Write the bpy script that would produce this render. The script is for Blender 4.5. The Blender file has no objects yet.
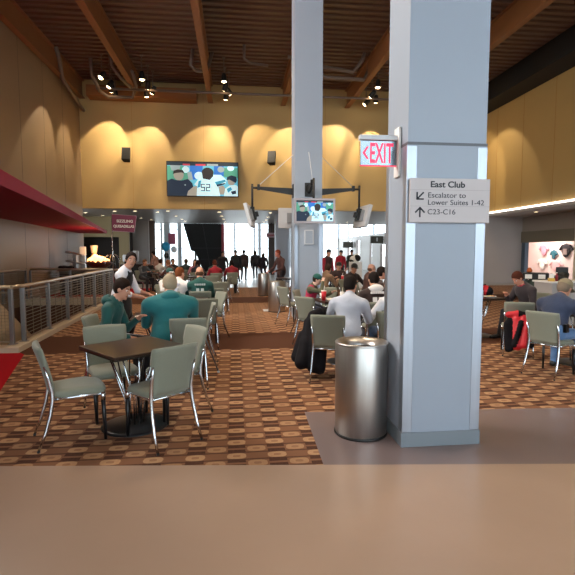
import bpy, bmesh, math, random
import numpy as np
from mathutils import Vector, Matrix
PI = math.pi
random.seed(4)
SC = bpy.context.scene
COL = SC.collection

# ------------------------------------------------------------------ camera
cam = bpy.data.cameras.new('camera')
cam.sensor_width = 36.0
cam.lens = 460.0 / 575.0 * 36.0
cam.clip_end = 400
camo = bpy.data.objects.new('camera', cam)
COL.objects.link(camo)
camo.location = (0, 0, 1.6)
camo.rotation_euler = (math.radians(90 - 4.4), 0, math.radians(-6.5))
SC.camera = camo

# ------------------------------------------------------------------ colour management
SC.view_settings.view_transform = 'Standard'
SC.view_settings.look = 'None'
SC.view_settings.gamma = 1.0
SC.view_settings.use_curve_mapping = False
SC.view_settings.exposure = 0.0

# ------------------------------------------------------------------ world: bright overcast sky
W = bpy.data.worlds.new('sky'); SC.world = W
W.use_nodes = True
bgn = W.node_tree.nodes['Background']
bgn.inputs['Color'].default_value = (0.86, 0.93, 1.0, 1)
bgn.inputs['Strength'].default_value = 4.5

def area(name, loc, direction, sx, sy, power, color):
    l = bpy.data.lights.new(name, 'AREA'); l.shape = 'RECTANGLE'; l.size = sx; l.size_y = sy
    l.energy = power; l.color = color
    o = bpy.data.objects.new(name, l); COL.objects.link(o)
    o.location = loc
    o.rotation_euler = Vector(direction).to_track_quat('-Z', 'Y').to_euler()
    return o
# daylight entering by the glass wall behind the viewer and by an unseen side window placed to match the pillar's shadow
area('daylight_south', (6.5, -6.9, 3.6), (-0.22, 1, -0.08), 8, 5.5, 265, (0.74, 0.87, 1.0))
area('daylight_west', (-6.7, 6.5, 6.2), (1, -0.25, -0.42), 7, 3.8, 1250, (1.0, 0.88, 0.78))
# daylight entering by the glazed hall at the far end
area('daylight_north', (1.0, 49.9, 4.0), (0, -1, -0.12), 20, 7.5, 1000, (0.86, 0.93, 1.0))

# ------------------------------------------------------------------ helpers
def srgb(h):
    h = h.lstrip('#')
    v = [int(h[i:i+2], 16) / 255 for i in (0, 2, 4)]
    return tuple((c / 12.92 if c <= 0.04045 else ((c + 0.055) / 1.055) ** 2.4) for c in v) + (1,)

MATS = {}
def mat(name, hexcol, rough=0.6, metal=0.0, noise=0.0, nscale=20.0, bump=0.0, bscale=80.0, emit=0.0, emitcol=None, stretch=None, spec=None, sheen=0.0):
    if name in MATS: return MATS[name]
    m = bpy.data.materials.new(name); m.use_nodes = True
    nt = m.node_tree; b = nt.nodes['Principled BSDF']
    c = srgb(hexcol)
    b.inputs['Base Color'].default_value = c
    b.inputs['Roughness'].default_value = rough
    b.inputs['Metallic'].default_value = metal
    if spec is not None: b.inputs['Specular IOR Level'].default_value = spec
    if sheen: b.inputs['Sheen Weight'].default_value = sheen
    if noise or bump:
        tc = nt.nodes.new('ShaderNodeTexCoord'); mp = nt.nodes.new('ShaderNodeMapping')
        nt.links.new(tc.outputs['Object'], mp.inputs['Vector'])
        if stretch: mp.inputs['Scale'].default_value = stretch
    if noise:
        n = nt.nodes.new('ShaderNodeTexNoise'); n.inputs['Scale'].default_value = nscale; n.inputs['Detail'].default_value = 4
        nt.links.new(mp.outputs['Vector'], n.inputs['Vector'])
        mx = nt.nodes.new('ShaderNodeMix'); mx.data_type = 'RGBA'
        mx.inputs[6].default_value = tuple(x * (1 - noise) for x in c[:3]) + (1,)
        mx.inputs[7].default_value = tuple(min(1, x * (1 + noise)) for x in c[:3]) + (1,)
        nt.links.new(n.outputs['Fac'], mx.inputs[0]); nt.links.new(mx.outputs[2], b.inputs['Base Color'])
    if bump:
        n2 = nt.nodes.new('ShaderNodeTexNoise'); n2.inputs['Scale'].default_value = bscale; n2.inputs['Detail'].default_value = 3
        nt.links.new(mp.outputs['Vector'], n2.inputs['Vector'])
        bp = nt.nodes.new('ShaderNodeBump'); bp.inputs['Strength'].default_value = bump; bp.inputs['Distance'].default_value = 0.02
        nt.links.new(n2.outputs['Fac'], bp.inputs['Height']); nt.links.new(bp.outputs['Normal'], b.inputs['Normal'])
    if emit:
        b.inputs['Emission Color'].default_value = srgb(emitcol or hexcol)
        b.inputs['Emission Strength'].default_value = emit
    MATS[name] = m
    return m

def glass_mat():
    m = bpy.data.materials.new('window_glass'); m.use_nodes = True
    nt = m.node_tree; nt.nodes.clear()
    o = nt.nodes.new('ShaderNodeOutputMaterial'); t = nt.nodes.new('ShaderNodeBsdfTransparent'); g = nt.nodes.new('ShaderNodeBsdfGlossy')
    t.inputs['Color'].default_value = (0.93, 0.97, 0.97, 1); g.inputs['Roughness'].default_value = 0.02
    mx = nt.nodes.new('ShaderNodeMixShader'); mx.inputs[0].default_value = 0.06
    nt.links.new(t.outputs[0], mx.inputs[1]); nt.links.new(g.outputs[0], mx.inputs[2]); nt.links.new(mx.outputs[0], o.inputs['Surface'])
    return m
GLASS = glass_mat()

def carpet_mat(name, tan, brown, dark):
    m = bpy.data.materials.new(name); m.use_nodes = True
    nt = m.node_tree; L = nt.links; b = nt.nodes['Principled BSDF']; b.inputs['Roughness'].default_value = 0.95
    b.inputs['Specular IOR Level'].default_value = 0.1
    tc = nt.nodes.new('ShaderNodeTexCoord'); sp = nt.nodes.new('ShaderNodeSeparateXYZ'); L.new(tc.outputs['Object'], sp.inputs[0])
    def M(op, a, c=None):
        n = nt.nodes.new('ShaderNodeMath'); n.operation = op
        for i, v in enumerate((a, c)):
            if v is None: continue
            if isinstance(v, (int, float)): n.inputs[i].default_value = v
            else: L.new(v, n.inputs[i])
        return n.outputs[0]
    def MIX(f, a, c):
        n = nt.nodes.new('ShaderNodeMix'); n.data_type = 'RGBA'; L.new(f, n.inputs[0])
        for i, v in ((6, a), (7, c)):
            if isinstance(v, tuple): n.inputs[i].default_value = v
            else: L.new(v, n.inputs[i])
        return n.outputs[2]
    X, Y = sp.outputs['X'], sp.outputs['Y']
    nz = nt.nodes.new('ShaderNodeTexNoise'); nz.inputs['Scale'].default_value = 60; L.new(tc.outputs['Object'], nz.inputs['Vector'])
    nb = nt.nodes.new('ShaderNodeTexNoise'); nb.inputs['Scale'].default_value = 7; L.new(tc.outputs['Object'], nb.inputs['Vector'])
    wob = M('MULTIPLY', M('SUBTRACT', nb.outputs['Fac'], 0.5), 0.03)
    P_, Q_ = 0.32, 0.26
    nd = nt.nodes.new('ShaderNodeTexNoise'); nd.inputs['Scale'].default_value = 30; L.new(tc.outputs['Object'], nd.inputs['Vector'])
    wx = M('MULTIPLY', M('SUBTRACT', nd.outputs['Fac'], 0.5), 0.012)
    Xw, Yw = M('ADD', M('ADD', X, 20.0), wx), M('ADD', M('ADD', Y, 20.0), M('MULTIPLY', wob, 0.3))
    def cell(ox, oy):
        ax_ = M('ABSOLUTE', M('SUBTRACT', M('FRACT', M('DIVIDE', M('ADD', Xw, ox), P_)), 0.5))
        ay_ = M('ABSOLUTE', M('SUBTRACT', M('FRACT', M('DIVIDE', M('ADD', Yw, oy), Q_)), 0.5))
        e_ = M('ADD', M('POWER', M('DIVIDE', ax_, 0.235), 3.0), M('POWER', M('DIVIDE', ay_, 0.19), 3.0))
        return ax_, ay_, e_
    ax1, ay1, e1 = cell(0, 0); ax2, ay2, e2 = cell(P_ / 2, Q_ / 2)
    band = M('LESS_THAN', ax1, 0.22)                       # columns whose lozenges have dark bars
    bar = M('MULTIPLY', band, M('MULTIPLY', M('GREATER_THAN', ay1, 0.20), M('LESS_THAN', ay1, 0.44)))
    line = M('MULTIPLY', M('GREATER_THAN', ay2, 0.215), M('LESS_THAN', ay2, 0.30))
    c1 = MIX(M('MULTIPLY', line, 0.8), brown, dark)
    c2 = MIX(bar, c1, dark)
    c3 = MIX(M('LESS_THAN', e1, 1.0), c2, tan)
    c4 = MIX(M('MULTIPLY', M('LESS_THAN', e2, 1.0), 0.75), c3, tan)
    c4 = MIX(M('MULTIPLY', M('MAXIMUM', M('LESS_THAN', e1, 0.06), M('LESS_THAN', e2, 0.06)), 0.6), c4, brown)
    c5 = MIX(M('MULTIPLY', nz.outputs['Fac'], 0.5), c4, brown)
    L.new(c5, b.inputs['Base Color'])
    return m

# mesh builders -----------------------------------------------------
def bm_box(bm, x0, y0, z0, x1, y1, z1, mi=0):
    vs = [bm.verts.new(p) for p in ((x0,y0,z0),(x1,y0,z0),(x1,y1,z0),(x0,y1,z0),(x0,y0,z1),(x1,y0,z1),(x1,y1,z1),(x0,y1,z1))]
    for f in ((0,3,2,1),(4,5,6,7),(0,1,5,4),(1,2,6,5),(2,3,7,6),(3,0,4,7)):
        bm.faces.new([vs[i] for i in f]).material_index = mi
def bm_prism(bm, poly, z0, z1, mi=0):
    n = len(poly)
    a = [bm.verts.new((p[0], p[1], z0)) for p in poly]; c = [bm.verts.new((p[0], p[1], z1)) for p in poly]
    fs = [bm.faces.new(a[::-1]), bm.faces.new(c)]
    for i in range(n): fs.append(bm.faces.new((a[i], a[(i+1)%n], c[(i+1)%n], c[i])))
    for f in fs: f.material_index = mi
def bm_extrude(bm, poly3, vec, mi=0):
    n = len(poly3); v = Vector(vec)
    a = [bm.verts.new(Vector(p)) for p in poly3]; c = [bm.verts.new(Vector(p) + v) for p in poly3]
    fs = [bm.faces.new(a[::-1]), bm.faces.new(c)]
    for i in range(n): fs.append(bm.faces.new((a[i], a[(i+1)%n], c[(i+1)%n], c[i])))
    for f in fs: f.material_index = mi
def bm_tube(bm, pts, r, n=10, mi=0, flat=1.0):
    pts = [Vector(p) for p in pts]; rs = r if isinstance(r, (list, tuple)) else [r] * len(pts)
    rings = []; prev = None
    for i, p in enumerate(pts):
        d = (pts[min(i+1, len(pts)-1)] - pts[max(i-1, 0)]).normalized()
        ref = prev if prev is not None else (Vector((1,0,0)) if abs(d.x) < 0.8 else Vector((0,1,0)))
        u = (ref - d * ref.dot(d)).normalized(); v = d.cross(u); prev = u
        rings.append([bm.verts.new(p + (u * math.cos(2*PI*k/n) + v * math.sin(2*PI*k/n) * flat) * rs[i]) for k in range(n)])
    for a, c in zip(rings, rings[1:]):
        for k in range(n):
            f = bm.faces.new((a[k], a[(k+1)%n], c[(k+1)%n], c[k])); f.material_index = mi; f.smooth = True
    bm.faces.new(rings[0][::-1]).material_index = mi; bm.faces.new(rings[-1]).material_index = mi
def bm_lathe(bm, prof, n=32, c=(0,0,0), mi=0):
    rings = []
    for r, z in prof:
        if r < 1e-6: rings.append([bm.verts.new((c[0], c[1], c[2]+z))])
        else: rings.append([bm.verts.new((c[0]+r*math.cos(2*PI*k/n), c[1]+r*math.sin(2*PI*k/n), c[2]+z)) for k in range(n)])
    for a, b_ in zip(rings, rings[1:]):
        for k in range(n):
            q = [a[k%len(a)], a[(k+1)%n%len(a)], b_[(k+1)%n%len(b_)], b_[k%len(b_)]]
            u = []
            for v in q:
                if v not in u: u.append(v)
            if len(u) > 2:
                f = bm.faces.new(u); f.material_index = mi; f.smooth = True
def bm_sphere(bm, c, r, n=12, mi=0):
    rx, ry, rz = r if isinstance(r, (tuple, list)) else (r, r, r)
    m = bmesh.ops.create_uvsphere(bm, u_segments=n, v_segments=max(6, n*2//3), radius=1.0)
    for v in m['verts']:
        v.co = Vector((c[0]+v.co.x*rx, c[1]+v.co.y*ry, c[2]+v.co.z*rz))
        for f in v.link_faces: f.material_index = mi; f.smooth = True

def link(name, me, parent=None):
    o = bpy.data.objects.new(name, me); COL.objects.link(o)
    if parent is not None: o.parent = parent
    return o
def obj(name, bm, mats, parent=None, bevel=0.0, loc=None, rot=None, seg=2):
    me = bpy.data.meshes.new(name)
    bmesh.ops.recalc_face_normals(bm, faces=bm.faces[:])
    bm.to_mesh(me); bm.free()
    for m in (mats if isinstance(mats, (list, tuple)) else [mats]): me.materials.append(m)
    o = link(name, me, parent)
    if loc: o.location = loc
    if rot: o.rotation_euler = rot
    if bevel:
        b = o.modifiers.new('bevel', 'BEVEL'); b.width = bevel; b.segments = seg; b.limit_method = 'ANGLE'; b.angle_limit = math.radians(40)
    return o
def tag(o, label, cat, group=None, kind=None):
    o['label'] = label; o['category'] = cat
    if group: o['group'] = group
    if kind: o['kind'] = kind
    return o
def thing(name, label, cat, loc=(0,0,0), rotz=0.0, group=None):
    o = bpy.data.objects.new(name, None); COL.objects.link(o)
    o.location = loc; o.rotation_euler = (0, 0, rotz); o.empty_display_size = 0.1
    return tag(o, label, cat, group)
def struct(name, bm, m, label, cat, parent=None, bevel=0):
    o = obj(name, bm, m, parent, bevel)
    return tag(o, label, cat, kind='structure')
def box(name, b6, m, parent=None, bevel=0.0, loc=None, rot=None):
    bm = bmesh.new(); bm_box(bm, *b6); return obj(name, bm, m, parent, bevel, loc, rot)
def sbox(name, b6, m, label, cat):
    bm = bmesh.new(); bm_box(bm, *b6); return struct(name, bm, m, label, cat)
def copy_tree(o, parent=None):
    c = o.copy(); COL.objects.link(c)
    if parent is not None: c.parent = parent
    for ch in list(o.children): copy_tree(ch, c)
    return c
def place(proto, first, loc, rotz, label, group=None):
    o = proto if first else copy_tree(proto)
    o.location = loc; o.rotation_euler = (0, 0, rotz); o['label'] = label
    if group: o['group'] = group
    return o
def text(name, s, size, m, parent, loc, rot, align='LEFT', bold=0.0, extrude=0.001, sx=1.0):
    c = bpy.data.curves.new(name, 'FONT'); c.body = s; c.size = size; c.align_x = align; c.extrude = extrude; c.offset = bold
    t = bpy.data.objects.new(name + '_src', c)
    COL.objects.link(t)
    dg = bpy.context.evaluated_depsgraph_get(); dg.update()
    me = bpy.data.meshes.new_from_object(t.evaluated_get(dg))
    bpy.data.objects.remove(t, do_unlink=True); bpy.data.curves.remove(c)
    me.materials.clear(); me.materials.append(m)
    o = link(name, me, parent); o.location = loc; o.rotation_euler = rot; o.scale = (sx, 1, 1)
    return o

# ------------------------------------------------------------------ materials
M_conc = mat('polished_concrete', 'aa907c', 0.32, noise=0.10, nscale=1.3, bump=0.03, bscale=9)
M_tile = mat('grey_stone_tile', '7c6c6a', 0.30, noise=0.10, nscale=2.0)
M_band = mat('solid_brown_carpet', '523527', 0.95, noise=0.15, nscale=60, spec=0.1)
M_red = mat('red_carpet', 'a81420', 0.95, noise=0.12, nscale=60, spec=0.1)
M_carpet = carpet_mat('patterned_carpet', srgb('c29a74'), srgb('825d46'), srgb('38221f'))
M_far = mat('pale_polished_tile', '8e8a86', 0.30, noise=0.05, nscale=1.0)
M_ochre = mat('ochre_wall_panel', 'b89a62', 0.55, noise=0.04, nscale=1.2)
M_taupe = mat('taupe_wall_panel', '8c7459', 0.5, noise=0.05, nscale=1.2)
M_grey = mat('grey_wall_panel', 'a8a29e', 0.5, noise=0.03, nscale=2)
M_olive = mat('olive_wall_paint', '80704a', 0.6)
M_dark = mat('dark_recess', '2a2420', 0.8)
M_deck = mat('ceiling_deck_steel', '6a4c3a', 0.55, noise=0.1, nscale=1)
M_beam = mat('rust_brown_steel', '8a5a34', 0.55, noise=0.08, nscale=3)
M_pipe = mat('painted_pipe_grey', '75655a', 0.45, metal=0.3)
M_soffit = mat('soffit_metal_panel', '857f7d', 0.38, metal=0.3, noise=0.04, nscale=1)
M_white = mat('white_paint', 'e8e6e2', 0.5)
M_pil = mat('pillar_grey_panel', '98a2b0', 0.45, noise=0.02, nscale=3)
M_pil2 = mat('pillar_base_grey', '7d858c', 0.4)
M_brush = mat('brushed_aluminium', 'a2a8b2', 0.42, metal=1.0, noise=0.10, nscale=30, stretch=(1, 1, 0.03))
M_steel = mat('brushed_stainless', 'b4b0ac', 0.36, metal=1.0, noise=0.12, nscale=60, stretch=(1, 1, 0.02))
M_chrome = mat('satin_chrome', 'd0d4da', 0.16, metal=1.0)
M_black = mat('black_paint', '141312', 0.5)
M_matte = mat('matte_black', '0c0c0d', 0.8)
M_silver = mat('silver_plastic', 'c2c3c6', 0.35)
M_mull = mat('window_mullion_grey', 'c3cad4', 0.4, metal=0.3)
M_bulb = mat('lit_lamp_face', 'ffe9c4', 0.4, emit=14.0, emitcol='ffdca8')
M_down = mat('lit_downlight_face', 'fff0d8', 0.4, emit=9.0, emitcol='ffe2b0')
M_cove = mat('lit_cove_strip', 'ffffff', 0.4, emit=3.0, emitcol='fff6ea')

# ------------------------------------------------------------------ floors
def poly_floor(name, polys, m, label):
    bm = bmesh.new()
    for p in polys: bm_prism(bm, p, -0.15, 0.0)
    return struct(name, bm, m, label, 'floor')
ce = lambda x: 3.374 - 0.105 * x          # front edge of the carpet
te = lambda x: 4.505 - 0.068 * x          # back edge of the grey tile
poly_floor('floor', [[(-7,-7.2),(16,-7.2),(16,ce(16)),(-7,ce(-7))]], M_conc, 'pale polished concrete walkway in front of the carpet')
poly_floor('floor_tile', [[(0.65,ce(0.65)),(16,ce(16)),(16,te(16)),(0.68,te(0.68))]], M_tile, 'dark grey stone tile border around the big grey pillar')
poly_floor('floor_carpet', [
    [(-2.13,ce(-2.13)),(0.65,ce(0.65)),(0.68,te(0.68)),(0.68,7.54),(-3.3,7.54)],
    [(0.68,te(0.68)),(16,te(16)),(16,7.54),(0.68,7.54)],
    [(-3.54,9.06),(16,9.06),(16,14.5),(-3.87,14.5)],
    [(-3.6,16.4),(16,16.4),(16,20.9),(-3.6,20.9)]], M_carpet, 'brown and tan patterned carpet with rows of ovals')
poly_floor('floor_band', [
    [(-3.3,7.54),(16,7.54),(16,9.06),(-3.54,9.06),(-3.45,7.7)],
    [(-3.87,14.5),(16,14.5),(16,16.4),(-3.97,16.4)]], M_band, 'solid brown carpet bands across the aisle')
poly_floor('floor_red', [
    [(-7,ce(-7)),(-2.13,ce(-2.13)),(-3.3,7.54),(-3.45,7.7),(-7,7.7)],
    [(-7,16.1),(-3.98,16.1),(-3.6,16.4),(-3.6,20.9),(-7,20.9)]], M_red, 'red carpet beside the railing')
poly_floor('floor_hall', [[(-9.5,20.9),(17,20.9),(17,50.3),(-9.5,50.3)]], M_far, 'pale shiny tiled floor of the hall beyond the ochre wall')
sbox('ground', (-60, 50.4, -0.3, 60, 160, -0.1), mat('outdoor_paving', 'cfccc6', 0.8), 'pale paving outside the far windows', 'ground')
# stair well behind the railing
bm = bmesh.new()
bm_box(bm, -7.0, 7.7, -3.2, -3.6, 16.1, -3.0); bm_box(bm, -7.0, 7.7, -3.0, -6.85, 16.1, -0.15); bm_prism(bm, [(-3.62,7.9),(-3.44,7.9),(-3.95,16.1),(-4.13,16.1)], -3.0, -0.15)
bm_box(bm, -6.85, 7.7, -3.0, -3.6, 7.9, -0.15); bm_box(bm, -6.85, 15.9, -3.0, -3.6, 16.1, -0.15)
struct('wall_stairwell', bm, mat('stairwell_brown', '5a3c2e', 0.7), 'brown lining of the stair well behind the railing', 'wall')
bm = bmesh.new()
bm_prism(bm, [(-6.85,7.66),(-3.43,7.66),(-3.95,16.1),(-6.85,16.1),(-6.85,15.86),(-4.17,15.86),(-3.68,7.9),(-6.85,7.9)], -0.15, 0.09)
struct('trim_1', bm, mat('cream_stone', 'c8b498', 0.5), 'cream stone kerb under the railing posts', 'kerb', bevel=0.01)

# ------------------------------------------------------------------ walls and ceiling
def panel_wall(name, quads, m, label, cat='wall'):
    bm = bmesh.new()
    for q in quads: bm_box(bm, *q)
    return struct(name, bm, m, label, cat)
wl = panel_wall('wall_left', [(-7.05,10,-0.15,-6.85,22,9.4), (-7.05,3,8.2,-6.85,10,9.4), (-7.05,3,-0.15,-6.85,10,4.2), (-7.05,-7.2,-0.15,-6.85,3,9.4)], M_taupe, 'tall taupe panel wall on the railing side')
bm = bmesh.new()
for i in range(6): bm_box(bm, -6.855, 10.4 + i*1.9, 0.0, -6.846, 10.415 + i*1.9, 9.2)
obj('panel_joint', bm, mat('taupe_joint', '6e6052', 0.7), wl)  # narrow darker strips for the joints between wall panels
wb = panel_wall('wall_back', [(-7.05,22,3.6,12.6,22.4,9.4)], M_ochre, 'high ochre wall across the far end above the open hall')
bm = bmesh.new()
for x in (-4.6, -1.4, 4.3, 7.5): bm_box(bm, x, 21.995, 3.6, x+0.012, 22.003, 9.2)
obj('panel_joint', bm, mat('ochre_joint', 'a87c3c', 0.6), wb)
wr = panel_wall('wall_right', [(12.4,-7.2,3.45,12.6,22,9.4)], M_ochre, 'high ochre wall above the shop front')
bm = bmesh.new()
for i in range(9): bm_box(bm, 12.392, 5 + i*2.0, 3.6, 12.403, 5.012 + i*2.0, 9.2)
obj('panel_joint', bm, MATS['ochre_joint'], wr)
sbox('trim_2', (12.30,-7,3.465,12.40,22,3.54), M_cove, 'glowing white light strip along the shop bulkhead', 'light strip')
sbox('soffit', (12.30,-7.2,3.35,17.0,25.6,3.46), M_grey, 'grey soffit over the shop front', 'ceiling')
# wall toward the viewer's back: a glass wall
bm = bmesh.new()
bm_box(bm, -7.05,-7.4,-0.15,16,-7.2,0.4); bm_box(bm, -7.05,-7.4,7.0,16,-7.2,9.4); bm_box(bm, -7.05,-7.4,0.4,-5,-7.2,7.0); bm_box(bm, 11.5,-7.4,0.4,16,-7.2,7.0)
struct('wall_front', bm, M_taupe, 'taupe wall around the glass front behind the viewer', 'wall')
def window(name, x0, x1, z0, z1, y, nx, nz, label, axis='x', th=0.10):
    """a glazed opening in the plane y = const (axis x) or x = const (axis y)"""
    t = bpy.data.objects.new(name, None); COL.objects.link(t); tag(t, label, 'window', kind='structure')
    bm = bmesh.new()
    def bx(a0, a1, c0, c1, d):
        if axis == 'x': bm_box(bm, a0, y-d, c0, a1, y+d, c1)
        else: bm_box(bm, y-d, a0, c0, y+d, a1, c1)
    for i in range(nx+1):
        x = x0 + (x1-x0)*i/nx; bx(x-th/2, x+th/2, z0, z1, 0.07)
    for k in range(nz+1):
        z = z0 + (z1-z0)*k/nz; bx(x0, x1, z-0.035, z+0.035, 0.05)
    obj('window_frame', bm, M_mull, t)
    bm = bmesh.new()
    bx(x0, x1, z0, z1, 0.005)
    obj('pane', bm, GLASS, t)
    return t
window('window_1', -5, 11.5, 0.4, 7.0, -7.3, 9, 3, 'glass front behind the viewer')
window('window_2', 3, 10, 4.2, 8.2, -6.95, 4, 2, 'unseen high window in the taupe wall above the canopy', axis='y')
# ceiling
bm = bmesh.new()
bm_box(bm, -7.05, -7.4, 9.4, 12.6, 22.4, 9.55)
struct('ceiling', bm, M_deck, 'brown ribbed steel deck of the high ceiling', 'ceiling')
bm = bmesh.new()
y = 3.0
while y < 22:
    bm_box(bm, -6.85, y, 9.22, 12.4, y + 0.17, 9.4); y += 0.34
o = obj('ceiling_rib', bm, M_deck, bpy.data.objects['ceiling'])
for i, x in enumerate((-7.6+0.9, -4.15, -1.05, 2.30, 5.35, 8.6, 11.6)):
    b = thing('ceiling_beam', 'rust brown steel roof beam, number %d from the taupe wall' % (i+1), 'beam', (x, 0, 0))
    b['label'] = ['rust brown roof beam tight against the taupe wall', 'rust brown roof beam between the lamp rows nearest the taupe wall', 'rust brown roof beam beside the third lamp row, over the big screen',
                  'rust brown roof beam just beside the slim grey pillar head', 'rust brown roof beam over the screen bracket of the slim pillar', 'rust brown roof beam behind the big grey pillar', 'rust brown roof beam beside the black duct'][i]
    b['kind'] = 'structure'
    bm = bmesh.new(); bm_box(bm, -0.11, -7.2, 8.42, 0.11, 22.0, 8.46)
    obj('flange', bm, M_beam, b)
    bm = bmesh.new(); bm_box(bm, -0.012, -7.2, 8.46, 0.012, 22.0, 9.18)
    obj('web', bm, M_beam, b)
    bm = bmesh.new(); bm_box(bm, -0.11, -7.2, 9.18, 0.11, 22.0, 9.22)
    obj('flange', bm, M_beam, b)

# ------------------------------------------------------------------ hall beyond the ochre wall
sbox('ceiling_hall', (-9.7, 22.41, 3.6, 17.2, 33.0, 3.9), M_soffit, 'low shiny metal panel ceiling of the hall', 'ceiling')
sbox('ceiling_atrium', (-9.7, 33.0, 8.0, 17.2, 50.6, 8.2), M_white, 'high white roof over the glazed hall', 'ceiling')
sbox('wall_atrium', (-9.7, 33.0, 3.9, 17.2, 33.2, 8.0), M_white, 'white wall above the low hall ceiling', 'wall')
sbox('wall_hall', (-9.7, 22.4, -0.15, -9.5, 50.6, 8.2), M_olive, 'olive side wall of the food hall', 'wall')
bm = bmesh.new()
bm_box(bm, -9.5, 27.0, 2.45, -5.95, 27.2, 3.6); bm_box(bm, -9.5, 27.0, -0.1, -8.6, 27.2, 2.45); bm_box(bm, -6.5, 27.0, -0.1, -5.95, 27.2, 2.45)
struct('wall_kitchen', bm, M_olive, 'olive wall around the dark kitchen opening', 'wall')
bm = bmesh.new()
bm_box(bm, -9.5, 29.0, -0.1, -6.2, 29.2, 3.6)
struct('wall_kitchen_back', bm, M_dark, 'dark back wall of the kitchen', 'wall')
sbox('wall_far', (-6.6, 30.0, -0.1, -5.4, 30.2, 3.6), M_grey, 'pale grey wall panel beside the kitchen', 'wall')
sbox('column_1', (-5.55, 30.6, -0.1, -5.15, 31.0, 3.6), mat('brown_column', '6e5a4c', 0.5), 'brown column at the end of the pale grey wall panel', 'column')
sbox('column_2', (2.36, 32.5, -0.1, 2.86, 33.0, 3.6), mat('dark_brown_column', '4c3e38', 0.5), 'dark brown column in the hall behind the slim bins', 'column')
sbox('column_3', (2.0, 40, -0.1, 2.25, 40.25, 8), M_mull, 'thin grey column before the far windows', 'column')
for k, (x, w) in enumerate(((-7.9,.35),(-6.55,.55),(-5.2,.25))):
    sbox('column_%d' % (k+4), (x,44,-0.1,x+w,44.4,8), M_mull, ['grey column beside the brown column, before the far windows','wider grey column behind the balloons','thin grey column near the escalator edge'][k], 'column')
window('window_3', -9.5, -4.2, 0.0, 8.0, 50.3, 3, 4, 'far glass wall beside the escalator', th=0.22)
window('window_4', -4.2, 4.2, 0.0, 8.0, 50.3, 4, 4, 'far glass wall behind the walking people', th=0.20)
window('window_5', 4.2, 11.4, 0.0, 8.0, 50.3, 4, 4, 'far glass wall beyond the slim pillar', th=0.2)
# grey side wall of the hall with window slots and a glass band above
bm = bmesh.new()
slots = [(33.2, 35.4, 2.2), (37.6, 38.3, 2.7), (41.4, 42.6, 2.7), (44.6, 46.0, 2.7)]
edges = [33.2]
for s0, s1, h in slots: edges += [s0, s1]
edges.append(50.3)
for a, c in zip(edges[::2], edges[1::2]):
    if c > a + 0.01: bm_box(bm, 11.4, a, -0.1, 11.6, c, 3.05)
for s0, s1, h in slots: bm_box(bm, 11.4, s0, h, 11.6, s1, 3.05)
struct('wall_side', bm, M_grey, 'grey hall wall with tall bright window slots', 'wall')
window('window_6', 33.2, 50.3, 3.05, 8.0, 11.5, 4, 2, 'long glass band above the grey hall wall', axis='y')
sbox('wall_end', (11.4, 33.0, -0.1, 17.2, 33.2, 3.6), M_grey, 'grey wall closing the hall beside the shop', 'wall')

# grey wall and shop front under the bulkhead
sbox('wall_shop_side', (12.4, 22.0, -0.15, 14.55, 22.2, 3.36), M_grey, 'plain grey wall between hall and shop', 'wall')
bm = bmesh.new()
bm_box(bm, 14.5, 12.0, 2.62, 14.7, 22.0, 3.36); bm_box(bm, 14.45, 12.0, 2.08, 14.7, 22.0, 2.62, 1); bm_box(bm, 14.5, -7.2, -0.15, 14.7, 12.0, 3.36)
bm_box(bm, 14.5, 21.72, -0.15, 14.7, 22.0, 2.2, 2); bm_box(bm, 14.42, 18.0, -0.1, 14.75, 18.25, 3.35, 3)
struct('wall_shop', bm, [mat('shop_header_grey', '9a8f84', 0.5), mat('shop_header_band', '77705f', 0.5), mat('shop_jamb_blue', '5d6f80', 0.4, metal=0.4), mat('shop_jamb_cream', 'd8d2b8', 0.5)], 'grey shop front header with jambs', 'wall')
bm = bmesh.new()
bm_box(bm, 16.8, 12, -0.15, 17.0, 25.6, 3.36); bm_box(bm, 14.55, 25.4, -0.15, 17, 25.6, 3.36); bm_box(bm, 14.55, 22.2, -0.15, 14.7, 25.4, 3.36); bm_box(bm, 14.7, 12, -0.15, 17, 12.2, 3.36)
struct('wall_shop_inside', bm, mat('shop_pink_white', 'e0cfc8', 0.6), 'pale pinkish inner wall of the shop', 'wall')

# ------------------------------------------------------------------ pillars
def pillar(name, x0, x1, y0, y1, z1, label):
    t = bpy.data.objects.new(name, None); COL.objects.link(t); tag(t, label, 'pillar', kind='structure')
    box('pillar_panel', (x0, y0, 0, x1, y1, z1), M_pil, t)
    return t
p = pillar('pillar_1', 1.355, 2.005, 3.55, 4.03, 9.4, 'big pale grey pillar carrying the wayfinding sign')
box('pillar_cladding', (1.350, 3.545, 0.12, 2.010, 4.035, 2.44), M_pil, p)
bm = bmesh.new()
for (xa, ya) in ((1.346, 3.541), (1.930, 3.541), (1.346, 3.955), (1.930, 3.955)): bm_box(bm, xa, ya, 0.12, xa+0.084, ya+0.084, 2.435)
obj('corner_trim', bm, M_brush, p, bevel=0.004)
box('joint', (1.348, 3.543, 2.44, 2.012, 4.037, 2.462), mat('joint_shadow', '5d6167', 0.5), p)
box('pillar_skirting', (1.340, 3.535, 0, 2.020, 4.045, 0.12), M_pil2, p)
p = pillar('pillar_2', 1.40, 2.04, 10.75, 11.39, 9.4, 'slim looking grey pillar with screens on bracket arms')
bm = bmesh.new()
for (xa, ya) in ((1.385, 10.735), (1.965, 10.735), (1.385, 11.315), (1.965, 11.315)): bm_box(bm, xa, ya, 0.12, xa+0.09, ya+0.09, 2.25)
obj('corner_trim', bm, M_brush, p, bevel=0.004)
bm = bmesh.new(); bm_box(bm, 1.62, 10.72, 1.78, 1.84, 10.75, 2.12)
obj('access_panel', bm, mat('access_panel_rim', 'c4c6ca', 0.4), p)
bm = bmesh.new(); bm_box(bm, 1.645, 10.715, 1.805, 1.815, 10.722, 2.095)
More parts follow.
